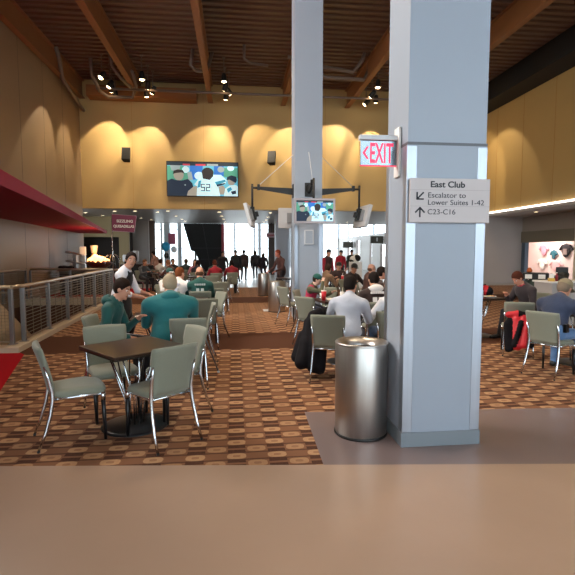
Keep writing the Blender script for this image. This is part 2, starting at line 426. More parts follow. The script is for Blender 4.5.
obj('access_panel_face', bm, M_pil, p)
p = pillar('pillar_3', 2.13, 2.85, 24.2, 24.9, 3.6, 'grey hall pillar beyond the ochre wall')
bm = bmesh.new()
for xa in (2.11, 2.78): bm_box(bm, xa, 24.18, 0, xa+0.09, 24.27, 2.3)
obj('corner_trim', bm, M_brush, p, bevel=0.004)

# ------------------------------------------------------------------ canopy along the taupe wall
bm = bmesh.new()
lo = [(-2.55,-2.0,2.97),(-5.66,21.4,2.43),(-6.85,21.4,2.43),(-6.85,-2.0,2.97)]  # near end lengthened out of view to shade the front-left floor
hi = [(-2.55,-2.0,3.38),(-5.66,21.4,2.55),(-6.85,21.4,2.55),(-6.85,-2.0,3.38)]
a = [bm.verts.new(p) for p in lo]; c = [bm.verts.new(p) for p in hi]
bm.faces.new(a[::-1]); bm.faces.new(c)
for i in range(4): bm.faces.new((a[i], a[(i+1)%4], c[(i+1)%4], c[i]))
o = obj('canopy', bm, mat('crimson_canopy', 'a01838', 0.65, spec=0.25), None, bevel=0.01)
tag(o, 'long crimson tapering canopy jutting from the taupe wall', 'canopy', kind='structure')

# ------------------------------------------------------------------ ducts and pipes under the ceiling
o = box('ventilation_duct', (-6.35, 21.35, 8.36, -1.65, 21.98, 8.84), mat('rusty_duct', '9a6434', 0.5, noise=0.08, nscale=3), bevel=0.01)
tag(o, 'rust coloured box duct along the top of the ochre wall', 'duct')
o = box('ventilation_duct', (11.35, -5, 8.35, 12.38, 21.9, 9.2), M_matte, bevel=0.02)
tag(o, 'long black duct high along the shop side wall', 'duct')
def pipe(label, pts, r=0.06, m=None, group=None):
    bm = bmesh.new(); bm_tube(bm, pts, r, 10)
    o = obj('ceiling_pipe', bm, m or M_pipe); tag(o, label, 'pipe', group); return o
pipe('grey pipe dropping down the taupe wall corner', [(-6.55,18.6,9.2),(-6.55,18.9,8.9),(-6.6,19.3,8.3),(-6.65,21.4,7.95),(-6.65,21.95,7.9)], 0.08)
pipe('long thin grey pipe running under the beams along the ochre wall', [(-5.6,20.2,8.3),(0,20.2,8.3),(6,20.2,8.3),(11.2,20.2,8.3)], 0.05)
pipe('looped grey pipe beside the first lamp row', [(-5.5,19.2,9.1),(-5.5,19.3,8.5),(-5.5,20.4,8.25),(-5.3,20.9,8.2),(-4.3,20.9,8.2),(-4.0,20.2,8.45),(-3.9,19,8.6)], 0.07)
pipe('grey pipe rising to the deck beside the second lamp row', [(-4.6,18.6,9.2),(-4.6,18.6,8.7),(-4.45,19.4,8.5),(-4.2,20.1,8.35)], 0.07)
pipe('hooked grey pipe beside the third lamp row', [(-1.5,18.2,9.2),(-1.6,18.2,8.6),(-1.4,18.3,8.45),(-1.0,18.4,8.5),(-0.8,18.4,9.2)], 0.07)
pipe('grey sprinkler pipe zigzagging behind the slim pillar', [(2.0,17.4,8.75),(3.0,17.4,8.75),(3.2,17.7,8.6),(4.6,18.0,8.55),(4.9,17.8,8.9),(5.0,17.8,9.2)], 0.07)
pipe('second grey pipe looping below the deck beside the slim pillar', [(3.2,18.5,9.2),(3.3,18.5,8.7),(3.6,18.5,8.5),(5.2,18.6,8.5),(5.4,18.6,8.9),(5.4,18.6,9.2)], 0.08)
pipe('slender pipe hanging before the slim pillar', [(0.4,17.6,9.2),(0.4,17.6,8.7),(0.6,17.7,8.6),(1.3,17.9,8.6)], 0.05)

# ------------------------------------------------------------------ track lamps: each has its own beam
def make_lamp():
    t = thing('track_lamp', '', 'lamp', group='track lamps under the ceiling')
    bm = bmesh.new(); bm_lathe(bm, [(0.0,0.22),(0.07,0.21),(0.10,0.12),(0.115,-0.06),(0.12,-0.10),(0.105,-0.10),(0.10,-0.05)], 20)
    bm.verts.ensure_lookup_table()
    h = obj('lamp_housing', bm, M_black, t)
    bm = bmesh.new(); bm_lathe(bm, [(0,-0.145),(0.045,-0.138),(0.08,-0.12),(0.1,-0.085),(0.0,-0.08)], 16)
    l = obj('lamp_face', bm, M_bulb, t)
    bm = bmesh.new(); bm_tube(bm, [(0,0,0.2),(0,0.0,0.81)], 0.02, 8); bm_box(bm, -0.06,-0.06,0.80,0.06,0.06,0.83)
    s = obj('lamp_stem', bm, M_pipe, t)
    return t, h, l
lamps = [  # x, y, z, aim point, power, half angle
    (-5.06,19.09,8.4,(-6.85,17.6,5.0),1.0,22),(-5.01,20.05,8.4,(-6.85,20.1,5.3),0.8,20),(-5.07,20.55,8.4,(-5.75,22,6.3),1.0,26),(-5.06,21.1,8.4,(-5.0,21.4,5.0),0.3,30),
    (-3.54,19.02,8.4,(-3.5,19.2,5.0),0.6,40),(-3.49,19.99,8.4,(-4.0,22,6.0),0.9,24),(-3.39,20.57,8.4,(-5.2,22,5.6),0.7,20),(-3.74,21.0,8.4,(-3.6,22,6.0),0.35,24),
    (-0.37,18.86,8.4,(-0.3,19.0,5.0),0.6,40),(-0.35,19.86,8.4,(-1.3,22,6.0),1.0,26),(-0.19,20.33,8.4,(1.7,22,6.0),1.0,26),(-0.33,20.98,8.4,(-0.7,22,6.4),0.4,24),
    (5.86,18.81,8.4,(5.7,19.0,5.0),0.6,40),(5.97,20.0,8.4,(4.6,22,6.2),1.0,28),(6.34,20.62,8.4,(6.6,22,6.0),0.9,28),(6.02,21.08,8.4,(3.6,22,6.0),0.8,24),
    (9.6,18.8,8.4,(10.4,22,5.8),1.0,40),(9.6,20.2,8.4,(12.4,20.5,4.4),1.2,36),(2.7,20.4,8.4,(2.6,22,6.0),0.8,30),
]
rowname = ['row nearest the taupe wall', 'row over the wall speaker', 'row over the big screen', 'row beyond the slim pillar']
order = ['first', 'second', 'third', 'last']
pt, hs, lf = make_lamp()
for i, (x, y, z, aim, pw, ang) in enumerate(lamps):
    t = pt if i == 0 else copy_tree(pt)
    t.location = (x, y, z)
    t['label'] = ('%s spot lamp in the ceiling %s' % (order[i % 4], rowname[i // 4])) if i < 16 else ['first spot lamp of the pair hidden behind the big pillar', 'second spot lamp of the pair hidden behind the big pillar', 'single spot lamp hidden behind the slim pillar head'][i-16]
    d = (Vector(aim) - Vector((x, y, z))).normalized()
    q = d.to_track_quat('-Z', 'Y')
    for ch in t.children:
        if ch.name.startswith(('lamp_housing', 'lamp_face')): ch.rotation_euler = q.to_euler()
    l = bpy.data.lights.new('spot_beam', 'SPOT'); l.energy = 1000 * pw; l.color = (1.0, 0.82, 0.58); l.spot_size = math.radians(ang * 2); l.spot_blend = 0.25; l.shadow_soft_size = 0.06
    lo = bpy.data.objects.new('spot_beam', l); COL.objects.link(lo); lo.location = Vector((x, y, z)) + d * 0.14; lo.rotation_euler = q.to_euler()

# warm fill: lamps added out of view to brighten the tables and aisle
def make_fill_lamp():
    t = thing('added_fill_lamp', '', 'lamp')
    bm = bmesh.new(); bm_lathe(bm, [(0,0.30),(0.10,0.28),(0.14,0.15),(0.27,0.0),(0.255,0.0),(0.13,0.14)], 24); obj('lamp_housing', bm, M_black, t)
    bm = bmesh.new(); bm_lathe(bm, [(0,0.02),(0.23,0.03)], 20); obj('lamp_face', bm, M_bulb, t)
    bm = bmesh.new(); bm_tube(bm, [(0,0,0.28),(0,0,0.82)], 0.02, 8); obj('lamp_stem', bm, M_pipe, t)
    return t
pb = make_fill_lamp()
fill_spots = [(-2.8,5.0),(-2.8,11.0),(0.8,3.0),(0.8,8.0),(4.3,5.0),(4.3,10.5),(9.8,8.0),(9.8,11.3),(0.4,11.3),(-5.2,11.3)]
for i, (x, y) in enumerate(fill_spots):
    place(pb, i == 0, (x, y, 8.4), 0, 'black added fill lamp out of view above the %s' % ['front tables','railing','concrete walkway','middle aisle','shop side tables','shop side aisle','shop front','shop corner','slim pillar aisle','stair well'][i], 'added fill lamps over the tables')
    l = bpy.data.lights.new('fill_beam', 'SPOT'); l.energy = (60, 340, 240, 1050, 640, 640, 480, 520, 1250, 420)[i]; l.color = (1.0, 0.78, 0.54); l.spot_size = math.radians(80); l.spot_blend = 0.8; l.shadow_soft_size = 0.25
    lo = bpy.data.objects.new('fill_beam', l); COL.objects.link(lo); lo.location = (x, y, 8.36)
    if i > 6: lo.rotation_euler = (math.radians(22), 0, 0)

# hall downlights
bm = bmesh.new(); bm_lathe(bm, [(0.0,0.0),(0.085,0.0)], 16)
def make_down():
    t = thing('downlight', '', 'downlight')
    bm = bmesh.new(); bm_lathe(bm, [(0.085,-0.004),(0.12,-0.012),(0.125,0.0)], 20); obj('downlight_rim', bm, M_silver, t)
    bm = bmesh.new(); bm_lathe(bm, [(0.0,-0.006),(0.088,-0.004)], 20); obj('downlight_face', bm, M_down, t)
    return t
bm.free()
pd = make_down()
DL = [(-5.8,23.48),(-4.83,23.36),(-5.47,28.09),(-7.18,26.4),(-7.53,24.6),(-5.1,29.4),(-3.83,23.82),(-3.23,23.18),(-3.24,26.32),(-3.17,28.65),(-3.18,30.46),(-0.77,23.47),(-0.72,26.04),(-0.67,28.37),(-0.64,31.17),(1.8,23.6),(1.89,26.47),(1.95,28.95),(1.94,30.87),(7.44,30.25),(7.47,32.45)]
dn = ['over the red menu sign','between menu sign and escalator','before the pale grey wall panel','deep over the kitchen','over the canopy tip','beside the brown column','alone over the far crowd',
      'heading the row beside the escalator','second in the row beside the escalator','third in the row beside the escalator','ending the row beside the escalator',
      'heading the row past the escalator','second in the row past the escalator','third in the row past the escalator','ending the row past the escalator',
      'heading the row beside the hall pillar','second in the row beside the hall pillar','third in the row beside the hall pillar','ending the row beside the hall pillar','under the screen arm near the glass band','farther one near the glass band']
for i, (x, y) in enumerate(DL):
    place(pd, i == 0, (x, y, 3.6), 0, 'small lit ceiling downlight %s' % dn[i], 'hall ceiling downlights')
t = place(pd, False, (13.07,18.92,3.35), 0, 'small lit downlight in the soffit over the shop', None); del t['group']
for x, y, e in ((-5.5,25,110),(-3.2,27,90),(-0.7,27,90),(1.9,27,90),(7.4,30,90),(6.5,26,90)):
    l = bpy.data.lights.new('downlight_beam', 'SPOT'); l.energy = e; l.color = (1.0, 0.82, 0.6); l.spot_size = math.radians(110); l.spot_blend = 0.7; l.shadow_soft_size = 0.1
    lo = bpy.data.objects.new('downlight_beam', l); COL.objects.link(lo); lo.location = (x, y, 3.56)
l = bpy.data.lights.new('soffit_beam', 'SPOT'); l.energy = 60; l.color = (1, .85, .66); l.spot_size = 2.0; l.spot_blend = .7
lo = bpy.data.objects.new('soffit_beam', l); COL.objects.link(lo); lo.location = (13.07, 18.92, 3.32)
# shop lighting
area('shop_lamps', (15.5, 22.7, 3.1), (0.5, 0.0, -1), 1.0, 1.0, 150, (1.0, 0.86, 0.80))

# ------------------------------------------------------------------ screens
def emat(name, h, s=1.0): return mat(name, h, 0.6, emit=s * .62, emitcol=h)
SCR = [emat('screen_cyan', '5fb4cc', .9), emat('screen_navy', '16283e', .9), emat('screen_skin', '94928a', .9), emat('screen_hair', '2c2a2c', .8), emat('screen_white', 'bfe2ee', 1.0),
       emat('screen_blue', '2a6cc0', 1.0), emat('screen_green', '4f9a84', .9), emat('screen_red', 'b83a4c', .9), emat('screen_teal', '2f8fae', .9), emat('screen_ticker', '23323f', .9), emat('screen_grey', '8fa2a8', .9)]
def screen_picture(parent, w, h, y):
    """broadcast picture: a man in a dark polo and players in white, in the plane y, centred"""
    bm = bmesh.new(); lay = [0]
    def P(pts, mi):
        d = lay[0] * 0.0004; lay[0] += 1
        f = bm.faces.new([bm.verts.new(((u-0.5)*w, y - d, (0.5-v)*h)) for u, v in pts]); f.material_index = mi
    def E(cu, cv, ru, rv, mi, n=14): P([(cu+ru*math.cos(2*PI*k/n), cv+rv*math.sin(2*PI*k/n)) for k in range(n)], mi)
    P([(0,0),(1,0),(1,1),(0,1)], 0)
    P([(0,.12),(.3,.12),(.3,.55),(0,.6)], 6); P([(.03,.02),(.2,.02),(.16,.3),(.06,.25)], 10)
    P([(.32,.1),(.5,.1),(.5,.5),(.32,.52)], 5); P([(.66,.1),(.8,.1),(.8,.4),(.66,.42)], 5); P([(.8,.15),(1,.15),(1,.45),(.8,.42)], 6)
    E(.76,.2,.05,.09,10); E(.9,.16,.05,.08,4); E(.26,.22,.05,.1,4); P([(.28,.3),(.34,.28),(.36,.52),(.3,.55)], 10)
    E(.45,.4,.07,.12,4); E(.6,.28,.04,.07,8)
    P([(0,0),(1,0),(1,.10),(0,.10)], 9); P([(.22,.05),(.32,.05),(.32,.10),(.22,.10)], 7); P([(.4,.05),(.54,.05),(.54,.1),(.4,.1)], 7); P([(.56,.04),(.72,.04),(.72,.1),(.56,.1)], 10)
    E(.16,.38,.072,.17,2); P([(.08,.36),(.09,.26),(.15,.22),(.22,.24),(.245,.34),(.2,.31),(.12,.33)], 3)
    P([(0,.56),(.06,.5),(.13,.54),(.2,.55),(.29,.5),(.35,.62),(.37,.8),(.33,1),(0,1)], 1); P([(.24,.66),(.26,.66),(.26,.7),(.24,.7)], 10)
    P([(.29,.86),(.37,.72),(.42,.7),(.43,1),(.27,1)], 2)
    P([(.41,1),(.42,.72),(.38,.66),(.43,.52),(.52,.47),(.66,.36),(.76,.36),(.84,.52),(.82,.64),(.74,.66),(.76,.82),(.74,1)], 4)
    E(.57,.3,.085,.15,3); P([(.49,.3),(.5,.48),(.6,.52),(.65,.4),(.64,.28)], 3)
    P([(.67,.58),(.82,.5),(.83,.56),(.7,.68)], 8); P([(.69,.66),(.82,.6),(.82,.63),(.71,.72)], 1); P([(.44,.56),(.48,.53),(.46,.74),(.42,.76)], 8)
    for x0 in (.47, .545):          # the shirt number, block digits
        if x0 < .5: segs = [(0,0,1,.12),(0,0,.22,.5),(0,.4,1,.54),(.78,.44,1,1),(0,.88,1,1)]
        else: segs = [(0,0,1,.12),(.78,0,1,.5),(0,.42,1,.55),(0,.45,.22,1),(0,.88,1,1)]
        for a0, b0, a1, b1 in segs:
            q = lambda a_, b_: (x0 + a_*.06, .64 + b_*.22)
            P([q(a0,b0), q(a1,b0), q(a1,b1), q(a0,b1)], 1)
    P([(.72,.72),(.79,.68),(.83,.8),(.8,.95),(.74,.95)], 2)
    E(.91,.55,.055,.13,2); P([(.84,.52),(.85,.42),(.91,.37),(.98,.41),(.99,.52),(.97,.6),(.88,.5)], 1)
    P([(.8,1),(.82,.78),(.88,.68),(.97,.66),(1,.7),(1,1)], 4); P([(.84,.78),(.9,.72),(.92,.8),(.86,.9)], 8); P([(.9,.86),(.97,.82),(.98,.92),(.92,.95)], 1)
    return obj('screen_picture', bm, SCR, parent)
def television(name, label, loc, rotz, w, h, bez, mframe, mount=None, tilt=0.0):
    t = thing(name, label, 'screen', loc, rotz); t.rotation_euler = (tilt, 0, rotz)
    bm = bmesh.new(); bm_box(bm, -w/2-bez, 0.0, -h/2-bez, w/2+bez, 0.07, h/2+bez)
    obj('screen_housing', bm, mframe, t, bevel=0.008)
    bm = bmesh.new()
    for b6 in ((-w/2-bez,-.012,h/2,w/2+bez,.002,h/2+bez),(-w/2-bez,-.012,-h/2-bez,w/2+bez,.002,-h/2),(-w/2-bez,-.012,-h/2,-w/2,.002,h/2),(w/2,-.012,-h/2,w/2+bez,.002,h/2)): bm_box(bm, *b6)
    obj('bezel', bm, mframe, t, bevel=0.003)
    pic = screen_picture(t, w, h, -0.0005)
    bm = bmesh.new(); bm_box(bm, -w*.28, 0.07, -h*.3, w*.28, 0.12, h*.3)
    for k in range(5): bm_box(bm, -w*.22, 0.12, -h*.22 + k*h*.1, w*.22, 0.124, -h*.19 + k*h*.1)
    obj('rear_cover', bm, mat('rear_cover_grey', '8e9094', .5) if mount else M_black, t, bevel=0.004)
    if mount:
        bm = bmesh.new(); bm_box(bm, -.11, .12, -.12, .11, .17, .12); bm_box(bm, -.05, .15, -.06, .05, .24, .06); obj('wall_mount', bm, M_black, t, bevel=0.004)
    return t
television('wall_screen', 'big flat screen showing a football broadcast on the ochre wall', (-1.445, 21.86, 4.955), 0, 3.2, 1.52, 0.035, M_black)
SB = mat('silver_bezel', '9a8f90', 0.35, metal=0.3)
television('hanging_screen', 'flat screen facing the aisle, hung in front of the slim pillar', (1.715, 9.86, 2.485), 0, 0.80, 0.44, 0.045, SB, True)
television('hanging_screen', 'flat screen seen edge on at the aisle end of the bracket', (0.33, 11.05, 2.45), math.radians(-98), 0.80, 0.44, 0.045, M_silver, True, tilt=math.radians(0)).rotation_euler = (math.radians(14), 0, math.radians(-98))
television('hanging_screen', 'flat screen with its back to us at the bracket end over the tables', (3.12, 11.05, 2.45), 0, 0.80, 0.44, 0.045, M_silver, True).rotation_euler = (math.radians(14), 0, math.radians(94))
television('hanging_screen', 'flat screen facing away behind the slim pillar', (1.60, 12.3, 2.5), PI, 0.80, 0.44, 0.045, M_silver, True)
# bracket arms
def bracket(label, d, drop, L=0.86):
    """arm starting on a pillar face, running along d, with stay cable and drop pole"""
    t = thing('bracket_arm', label, 'bracket', d[0], d[1], 'black bracket arms on the slim pillar')
    bm = bmesh.new(); bm_extrude(bm, [(.004,-.03,-.09),(.004,-.03,.07),(L,-.03,.10),(L,-.03,.04)], (0,.06,0)); bm_box(bm, .002,-.09,-.16,.02,.09,.16); bm_box(bm, L-.06,-.045,.02,L,.045,.15)
    obj('arm', bm, M_black, t, bevel=.004)
    bm = bmesh.new(); bm_tube(bm, [(L-.04,0,.13),(0.004,0,.86)], .008, 6); obj('stay_cable', bm, M_silver, t)
    bm = bmesh.new(); bm_tube(bm, [(L-.02,0,.07),(L+.12,0,.07)], .025, 8); bm_tube(bm, [(L+.12,0,.16),(L+.12,0,-drop)], .026, 10)
    bm_box(bm, L+.07,-.06,-drop-.06,L+.17,.06,-drop+.12); obj('drop_pole', bm, M_black, t)
    return t
bracket('black bracket arm reaching over the aisle from the slim pillar', ((1.40,11.07,3.05), PI), .50)
bracket('black bracket arm reaching over the tables from the slim pillar', ((2.04,11.07,3.05), 0), .52)
bracket('black bracket arm reaching toward us from the slim pillar', ((1.72,10.75,3.05), -PI/2), .50, .58)
bracket('black bracket arm on the hidden rear face of the slim pillar', ((1.62,11.39,3.05), PI/2), .50, .58)
def speaker(label, loc, rotz, tilt=-.25):
    t = thing('loudspeaker', label, 'speaker', loc, rotz); t.rotation_euler = (tilt, 0, rotz)
    bm = bmesh.new(); bm_extrude(bm, [(-.19,-.15,-.29),(.19,-.15,-.29),(.13,.15,-.29),(-.13,.15,-.29)], (0,0,.58)); obj('cabinet', bm, M_matte, t, bevel=.01)
    bm = bmesh.new(); bm_box(bm, -.17,-.165,-.27,.17,-.15,.27); obj('speaker_grille', bm, M_black, t, bevel=.004)
    bm = bmesh.new(); bm_tube(bm, [(0,.15,0),(0,.375,.02)], .03, 8); obj('wall_arm', bm, M_black, t)
speaker('black loudspeaker on the ochre wall between canopy and big screen', (-4.77, 21.62, 5.93), 0)
speaker('black loudspeaker on the ochre wall beside the slim pillar', (1.75, 21.62, 5.93), -.35)

# ------------------------------------------------------------------ exit sign on the big pillar
t = thing('exit_sign', 'clear edge-lit EXIT sign with red letters on the big pillar flank', 'sign', (1.35, 3.74, 2.415))
box('mounting_plate', (-.022,-.055,-.20,-.0,.055,.20), M_white, t, bevel=.004)
box('mounting_bar', (-.335,-.03,.095,-.015,.03,.135), M_silver, t, bevel=.004)
m = bpy.data.materials.new('edge_lit_acrylic'); m.use_nodes = True; b = m.node_tree.nodes['Principled BSDF']; b.inputs['Base Color'].default_value = srgb('7c868e'); b.inputs['Roughness'].default_value = .15; b.inputs['Metallic'].default_value = .8
box('sign_panel', (-.325,-.006,-.105,-.02,.006,.095), m, t, bevel=.002)
mr = mat('red_exit_letter', 'e01848', .4, emit=1.1, emitcol='ff1848')
box('glowing_edge', (-.325,-.006,-.112,-.02,.006,-.105), mr, t)
bm = bmesh.new(); bm_extrude(bm, [(-.308,-.008,-.005),(-.272,-.008,.045),(-.256,-.008,.045),(-.288,-.008,-.005),(-.256,-.008,-.055),(-.272,-.008,-.055)], (0,.0015,0))
obj('arrow', bm, mr, t)
text('lettering', 'EXIT', .225, mr, t, (-.25,-.0075,-.082), (PI/2,0,0), bold=.003, sx=.43)

# ------------------------------------------------------------------ wayfinding sign
t = thing('wayfinding_sign', 'beige East Club sign plate with black arrows on the big pillar', 'sign', (1.69, 3.527, 2.005))
box('sign_plate', (-.328,-.022,-.172,.333,-.002,.172), mat('sign_beige', 'bdb4b4', .45), t, bevel=.003)
bm = bmesh.new()
for z in (.082, -.045): bm_box(bm, -.328,-.0235,z-.001,.333,-.0215,z+.001)
obj('dividing_line', bm, mat('sign_line', '9e9494', .5), t)
mi = mat('sign_black', '24262e', .6)
text('lettering', 'East Club', .066, mi, t, (-.165,-.0235,.103), (PI/2,0,0), bold=.0016, sx=1.13)
text('lettering', 'Escalator to', .058, mi, t, (-.185,-.0235,.022), (PI/2,0,0), sx=1.13)
text('lettering', 'Lower Suites 1-42', .058, mi, t, (-.185,-.0235,-.034), (PI/2,0,0), sx=1.10)
text('lettering', 'C23-C16', .058, mi, t, (-.185,-.0235,-.108), (PI/2,0,0), sx=1.08)
def arrow(cx, cz, ang):
    bm = bmesh.new()
    def seg(a, b_, w=.012):
        a, b_ = Vector(a), Vector(b_); d = (b_-a).normalized(); n = Vector((-d.y, d.x))*w/2; a -= d*w*.3; b_ += d*w*.3
        ps = [a+n, b_+n, b_-n, a-n]
        c_, s_ = math.cos(ang), math.sin(ang)
        bm_extrude(bm, [(cx+p.x*c_-p.y*s_, -.0245, cz+p.x*s_+p.y*c_) for p in ps], (0,.0025,0))
    seg((0,-.035),(0,.035)); seg((-.036,.0),(0,.036)); seg((.036,.0),(0,.036))
    obj('arrow', bm, mi, t)
arrow(-.245, .035, math.radians(135)); arrow(-.245, -.093, 0)

# ------------------------------------------------------------------ steel bins
def make_bin():
    t = thing('waste_bin', '', 'bin')
    bm = bmesh.new(); bm_lathe(bm, [(0,0.0),(.222,0),(.228,.012),(.228,.80),(.222,.812)], 48); obj('bin_body', bm, M_steel, t)
    bm = bmesh.new(); bm_lathe(bm, [(.229,.80),(.232,.812),(.225,.822),(.20,.815),(.135,.785),(.13,.76)], 48); obj('funnel_lid', bm, M_steel, t)
    bm = bmesh.new(); bm_lathe(bm, [(.0,.70),(.131,.70),(.131,.765)], 32); obj('bin_liner', bm, M_matte, t)
    bm = bmesh.new(); bm_lathe(bm, [(.231,.0),(.234,.004),(.234,.02),(.229,.024)], 48); obj('foot_ring', bm, M_black, t)
    return t
pbn = make_bin()
place(pbn, True, (1.10,3.90,0), 0, 'large brushed steel bin right beside the big grey pillar', 'steel bins along the aisle')
place(pbn, False, (1.11,12.3,0), 0, 'brushed steel bin beside the slim pillar', 'steel bins along the aisle')
place(pbn, False, (1.06,16.9,0), 0, 'brushed steel bin farthest down the aisle, near the hall tiles', 'steel bins along the aisle')
o = box('floor_outlet', (.76,12.35,.001,1.02,12.75,.012), M_silver, bevel=.004); tag(o, 'pale metal floor outlet plate in the aisle by the second bin', 'floor plate')

# ------------------------------------------------------------------ railing
def make_post():
    bm = bmesh.new(); bm_box(bm, -.03,-.035,.085,.03,.035,1.0); bm_box(bm, -.06,-.06,.085,.06,.06,.10); return bm
M_post = mat('railing_steel', '8d8a88', 0.35, metal=0.75)
M_rail = mat('handrail_satin', 'c0ad94', 0.3, metal=0.75)
M_mesh = mat('wire_mesh_steel', '96866f', 0.4, metal=0.5)
def railing(label, pts, spacing, mesh='bars', dark=False, ends=(True, True)):
    t = thing('railing', label, 'railing', (0,0,0), 0)
    for (ax, ay), (bx_, by_) in zip(pts, pts[1:]):
        L = math.hypot(bx_-ax, by_-ay); ang = math.atan2(by_-ay, bx_-ax); n = max(1, round(L/spacing))
        for k in range(n+1):
            if k == n and (bx_, by_) != pts[-1]: continue
            f = k/n
            o = obj('post', make_post(), M_post, t, bevel=.004); o.location = (ax+(bx_-ax)*f, ay+(by_-ay)*f, 0); o.rotation_euler = (0,0,ang)
        for k in range(n):
            bm = bmesh.new(); s = L/n; x0, x1 = k*s+.05, (k+1)*s-.05
            bm_box(bm, x0,-.012,.93,x1,.012,.955); bm_box(bm, x0,-.012,.12,x1,.012,.145)
            if mesh == 'bars':
                for j in range(12): bm_box(bm, x0,-.004,.145+.062*(j+1)-.004,x1,.004,.145+.062*(j+1)+.005)
                for j in range(1,3): bm_box(bm, x0+(x1-x0)*j/3-.003,-.005,.145,x0+(x1-x0)*j/3+.003,.005,.93)
            else:
                for j in range(14): bm_box(bm, x0,-.003,.145+.053*(j+1)-.002,x1,.003,.145+.053*(j+1)+.002)
                m_ = int((x1-x0)/.053)
                for j in range(1,m_): bm_box(bm, x0+(x1-x0)*j/m_-.002,-.003,.145,x0+(x1-x0)*j/m_+.002,.003,.93)
            obj('mesh_panel', bm, M_mesh, t, loc=(ax,ay,0), rot=(0,0,ang))
    bm = bmesh.new(); bm_tube(bm, ([(-3.64,7.93,1.03)] if abs(pts[0][1]-8.2) < .01 and pts[0][0] > -4 else []) + [(p[0],p[1],1.03) for p in pts], .034, 12); obj('handrail', bm, M_rail, t)
    return t
railing('steel railing with wire infill along the aisle side of the stair well', [(-3.575,8.2),(-4.05,15.8)], 1.2)
railing('steel railing with fine square mesh at the near end of the stair well', [(-3.64,7.93),(-6.70,7.93)], 1.3, 'grid')
railing('dim steel railing at the far end of the stair well', [(-4.2,16.0),(-6.70,16.0)], 1.4)
railing('dim steel railing running along the foot of the taupe wall', [(-6.76,15.8),(-6.76,8.2)], 1.4)
# escalator balustrade falling into the well
bm = bmesh.new(); bm_extrude(bm, [(-4.3,8.3,.80),(-4.3,8.55,.80),(-4.3,11.4,-1.05),(-4.3,11.4,-2.9),(-4.3,8.3,-2.9)], (.12,0,0)); 
o = obj('stair_parapet', bm, mat('cream_parapet', 'c9ab84', .5), bevel=.01); tag(o, 'cream sloping parapet of the stairs going down behind the railing', 'parapet')
bm = bmesh.new()
for k in range(9): bm_box(bm, -6.6, 8.3+k*.3, -.33-.17*k-.17, -4.32, 8.6+k*.3, -.17-.17*k)
o = obj('staircase', bm, M_band); tag(o, 'brown carpeted stairs descending into the well', 'stairs')

# ------------------------------------------------------------------ escalator underside in the hall
t = thing('escalator', 'black slanting underside of an escalator before the far windows', 'escalator', (0,38,0))
bm = bmesh.new(); bm_extrude(bm, [(-4.13,0,3.9),(-1.10,0,3.9),(-1.10,0,0),(-2.55,0,0),(-3.2,0,1.62),(-3.53,0,1.72)], (0,4,0)); obj('truss_casing', bm, M_matte, t)
bm = bmesh.new()
for x, z in ((-3.4,1.9),(-2.75,1.0)): bm_box(bm, x,-.02,z,-1.15,-.003,z+.05)
bm_extrude(bm, [(-2.6,-.02,3.85),(-2.55,-.02,3.85),(-1.95,-.02,.1),(-2.0,-.02,.1)], (0,.018,0)); obj('casing_seam', bm, mat('casing_grey', '26282b', .5), t)
bm = bmesh.new(); bm_box(bm, -1.08,0,.0,-.88,4,3.9); obj('side_stripe', bm, mat('escalator_red', '8a2430', .5), t)

# ------------------------------------------------------------------ signed-distance modelling (people, coats, bags)
def prim_d(p, X):
    if p['t'] == 'c':
        a, b = p['a'], p['b']; ab = b - a; l2 = max(float(ab @ ab), 1e-9)
        t = np.clip(((X - a) @ ab) / l2, 0, 1)
        d = np.linalg.norm(X - a - t[..., None] * ab, axis=-1) - (p['ra'] + (p['rb'] - p['ra']) * t)
    else:
        q = (X - p['c']) @ p['R']
        k0 = np.linalg.norm(q / p['r'], axis=-1); k1 = np.linalg.norm(q / (p['r'] * p['r']), axis=-1) + 1e-6
        d = np.where(k0 < 0.05, -p['r'].min(), k0 * (k0 - 1) / k1)
    for n, o in p.get('cut', ()): d = np.maximum(d, X @ n - o)
    return d
def cap(a, b, ra, rb=None, m=0, k=.03):
    return dict(t='c', a=np.array(a, float), b=np.array(b, float), ra=ra, rb=ra if rb is None else rb, m=m, k=k)
def ell(c, r, m=0, k=.03, R=None, cut=()):
    return dict(t='e', c=np.array(c, float), r=np.array(r, float), R=np.eye(3) if R is None else np.array(R), m=m, k=k, cut=cut)
def prim_bb(p, pad):
    if p['t'] == 'c':
        r = max(p['ra'], p['rb']) + pad
        return np.minimum(p['a'], p['b']) - r, np.maximum(p['a'], p['b']) + r
    e = np.abs(p['R']) @ p['r'] + pad
    return p['c'] - e, p['c'] + e
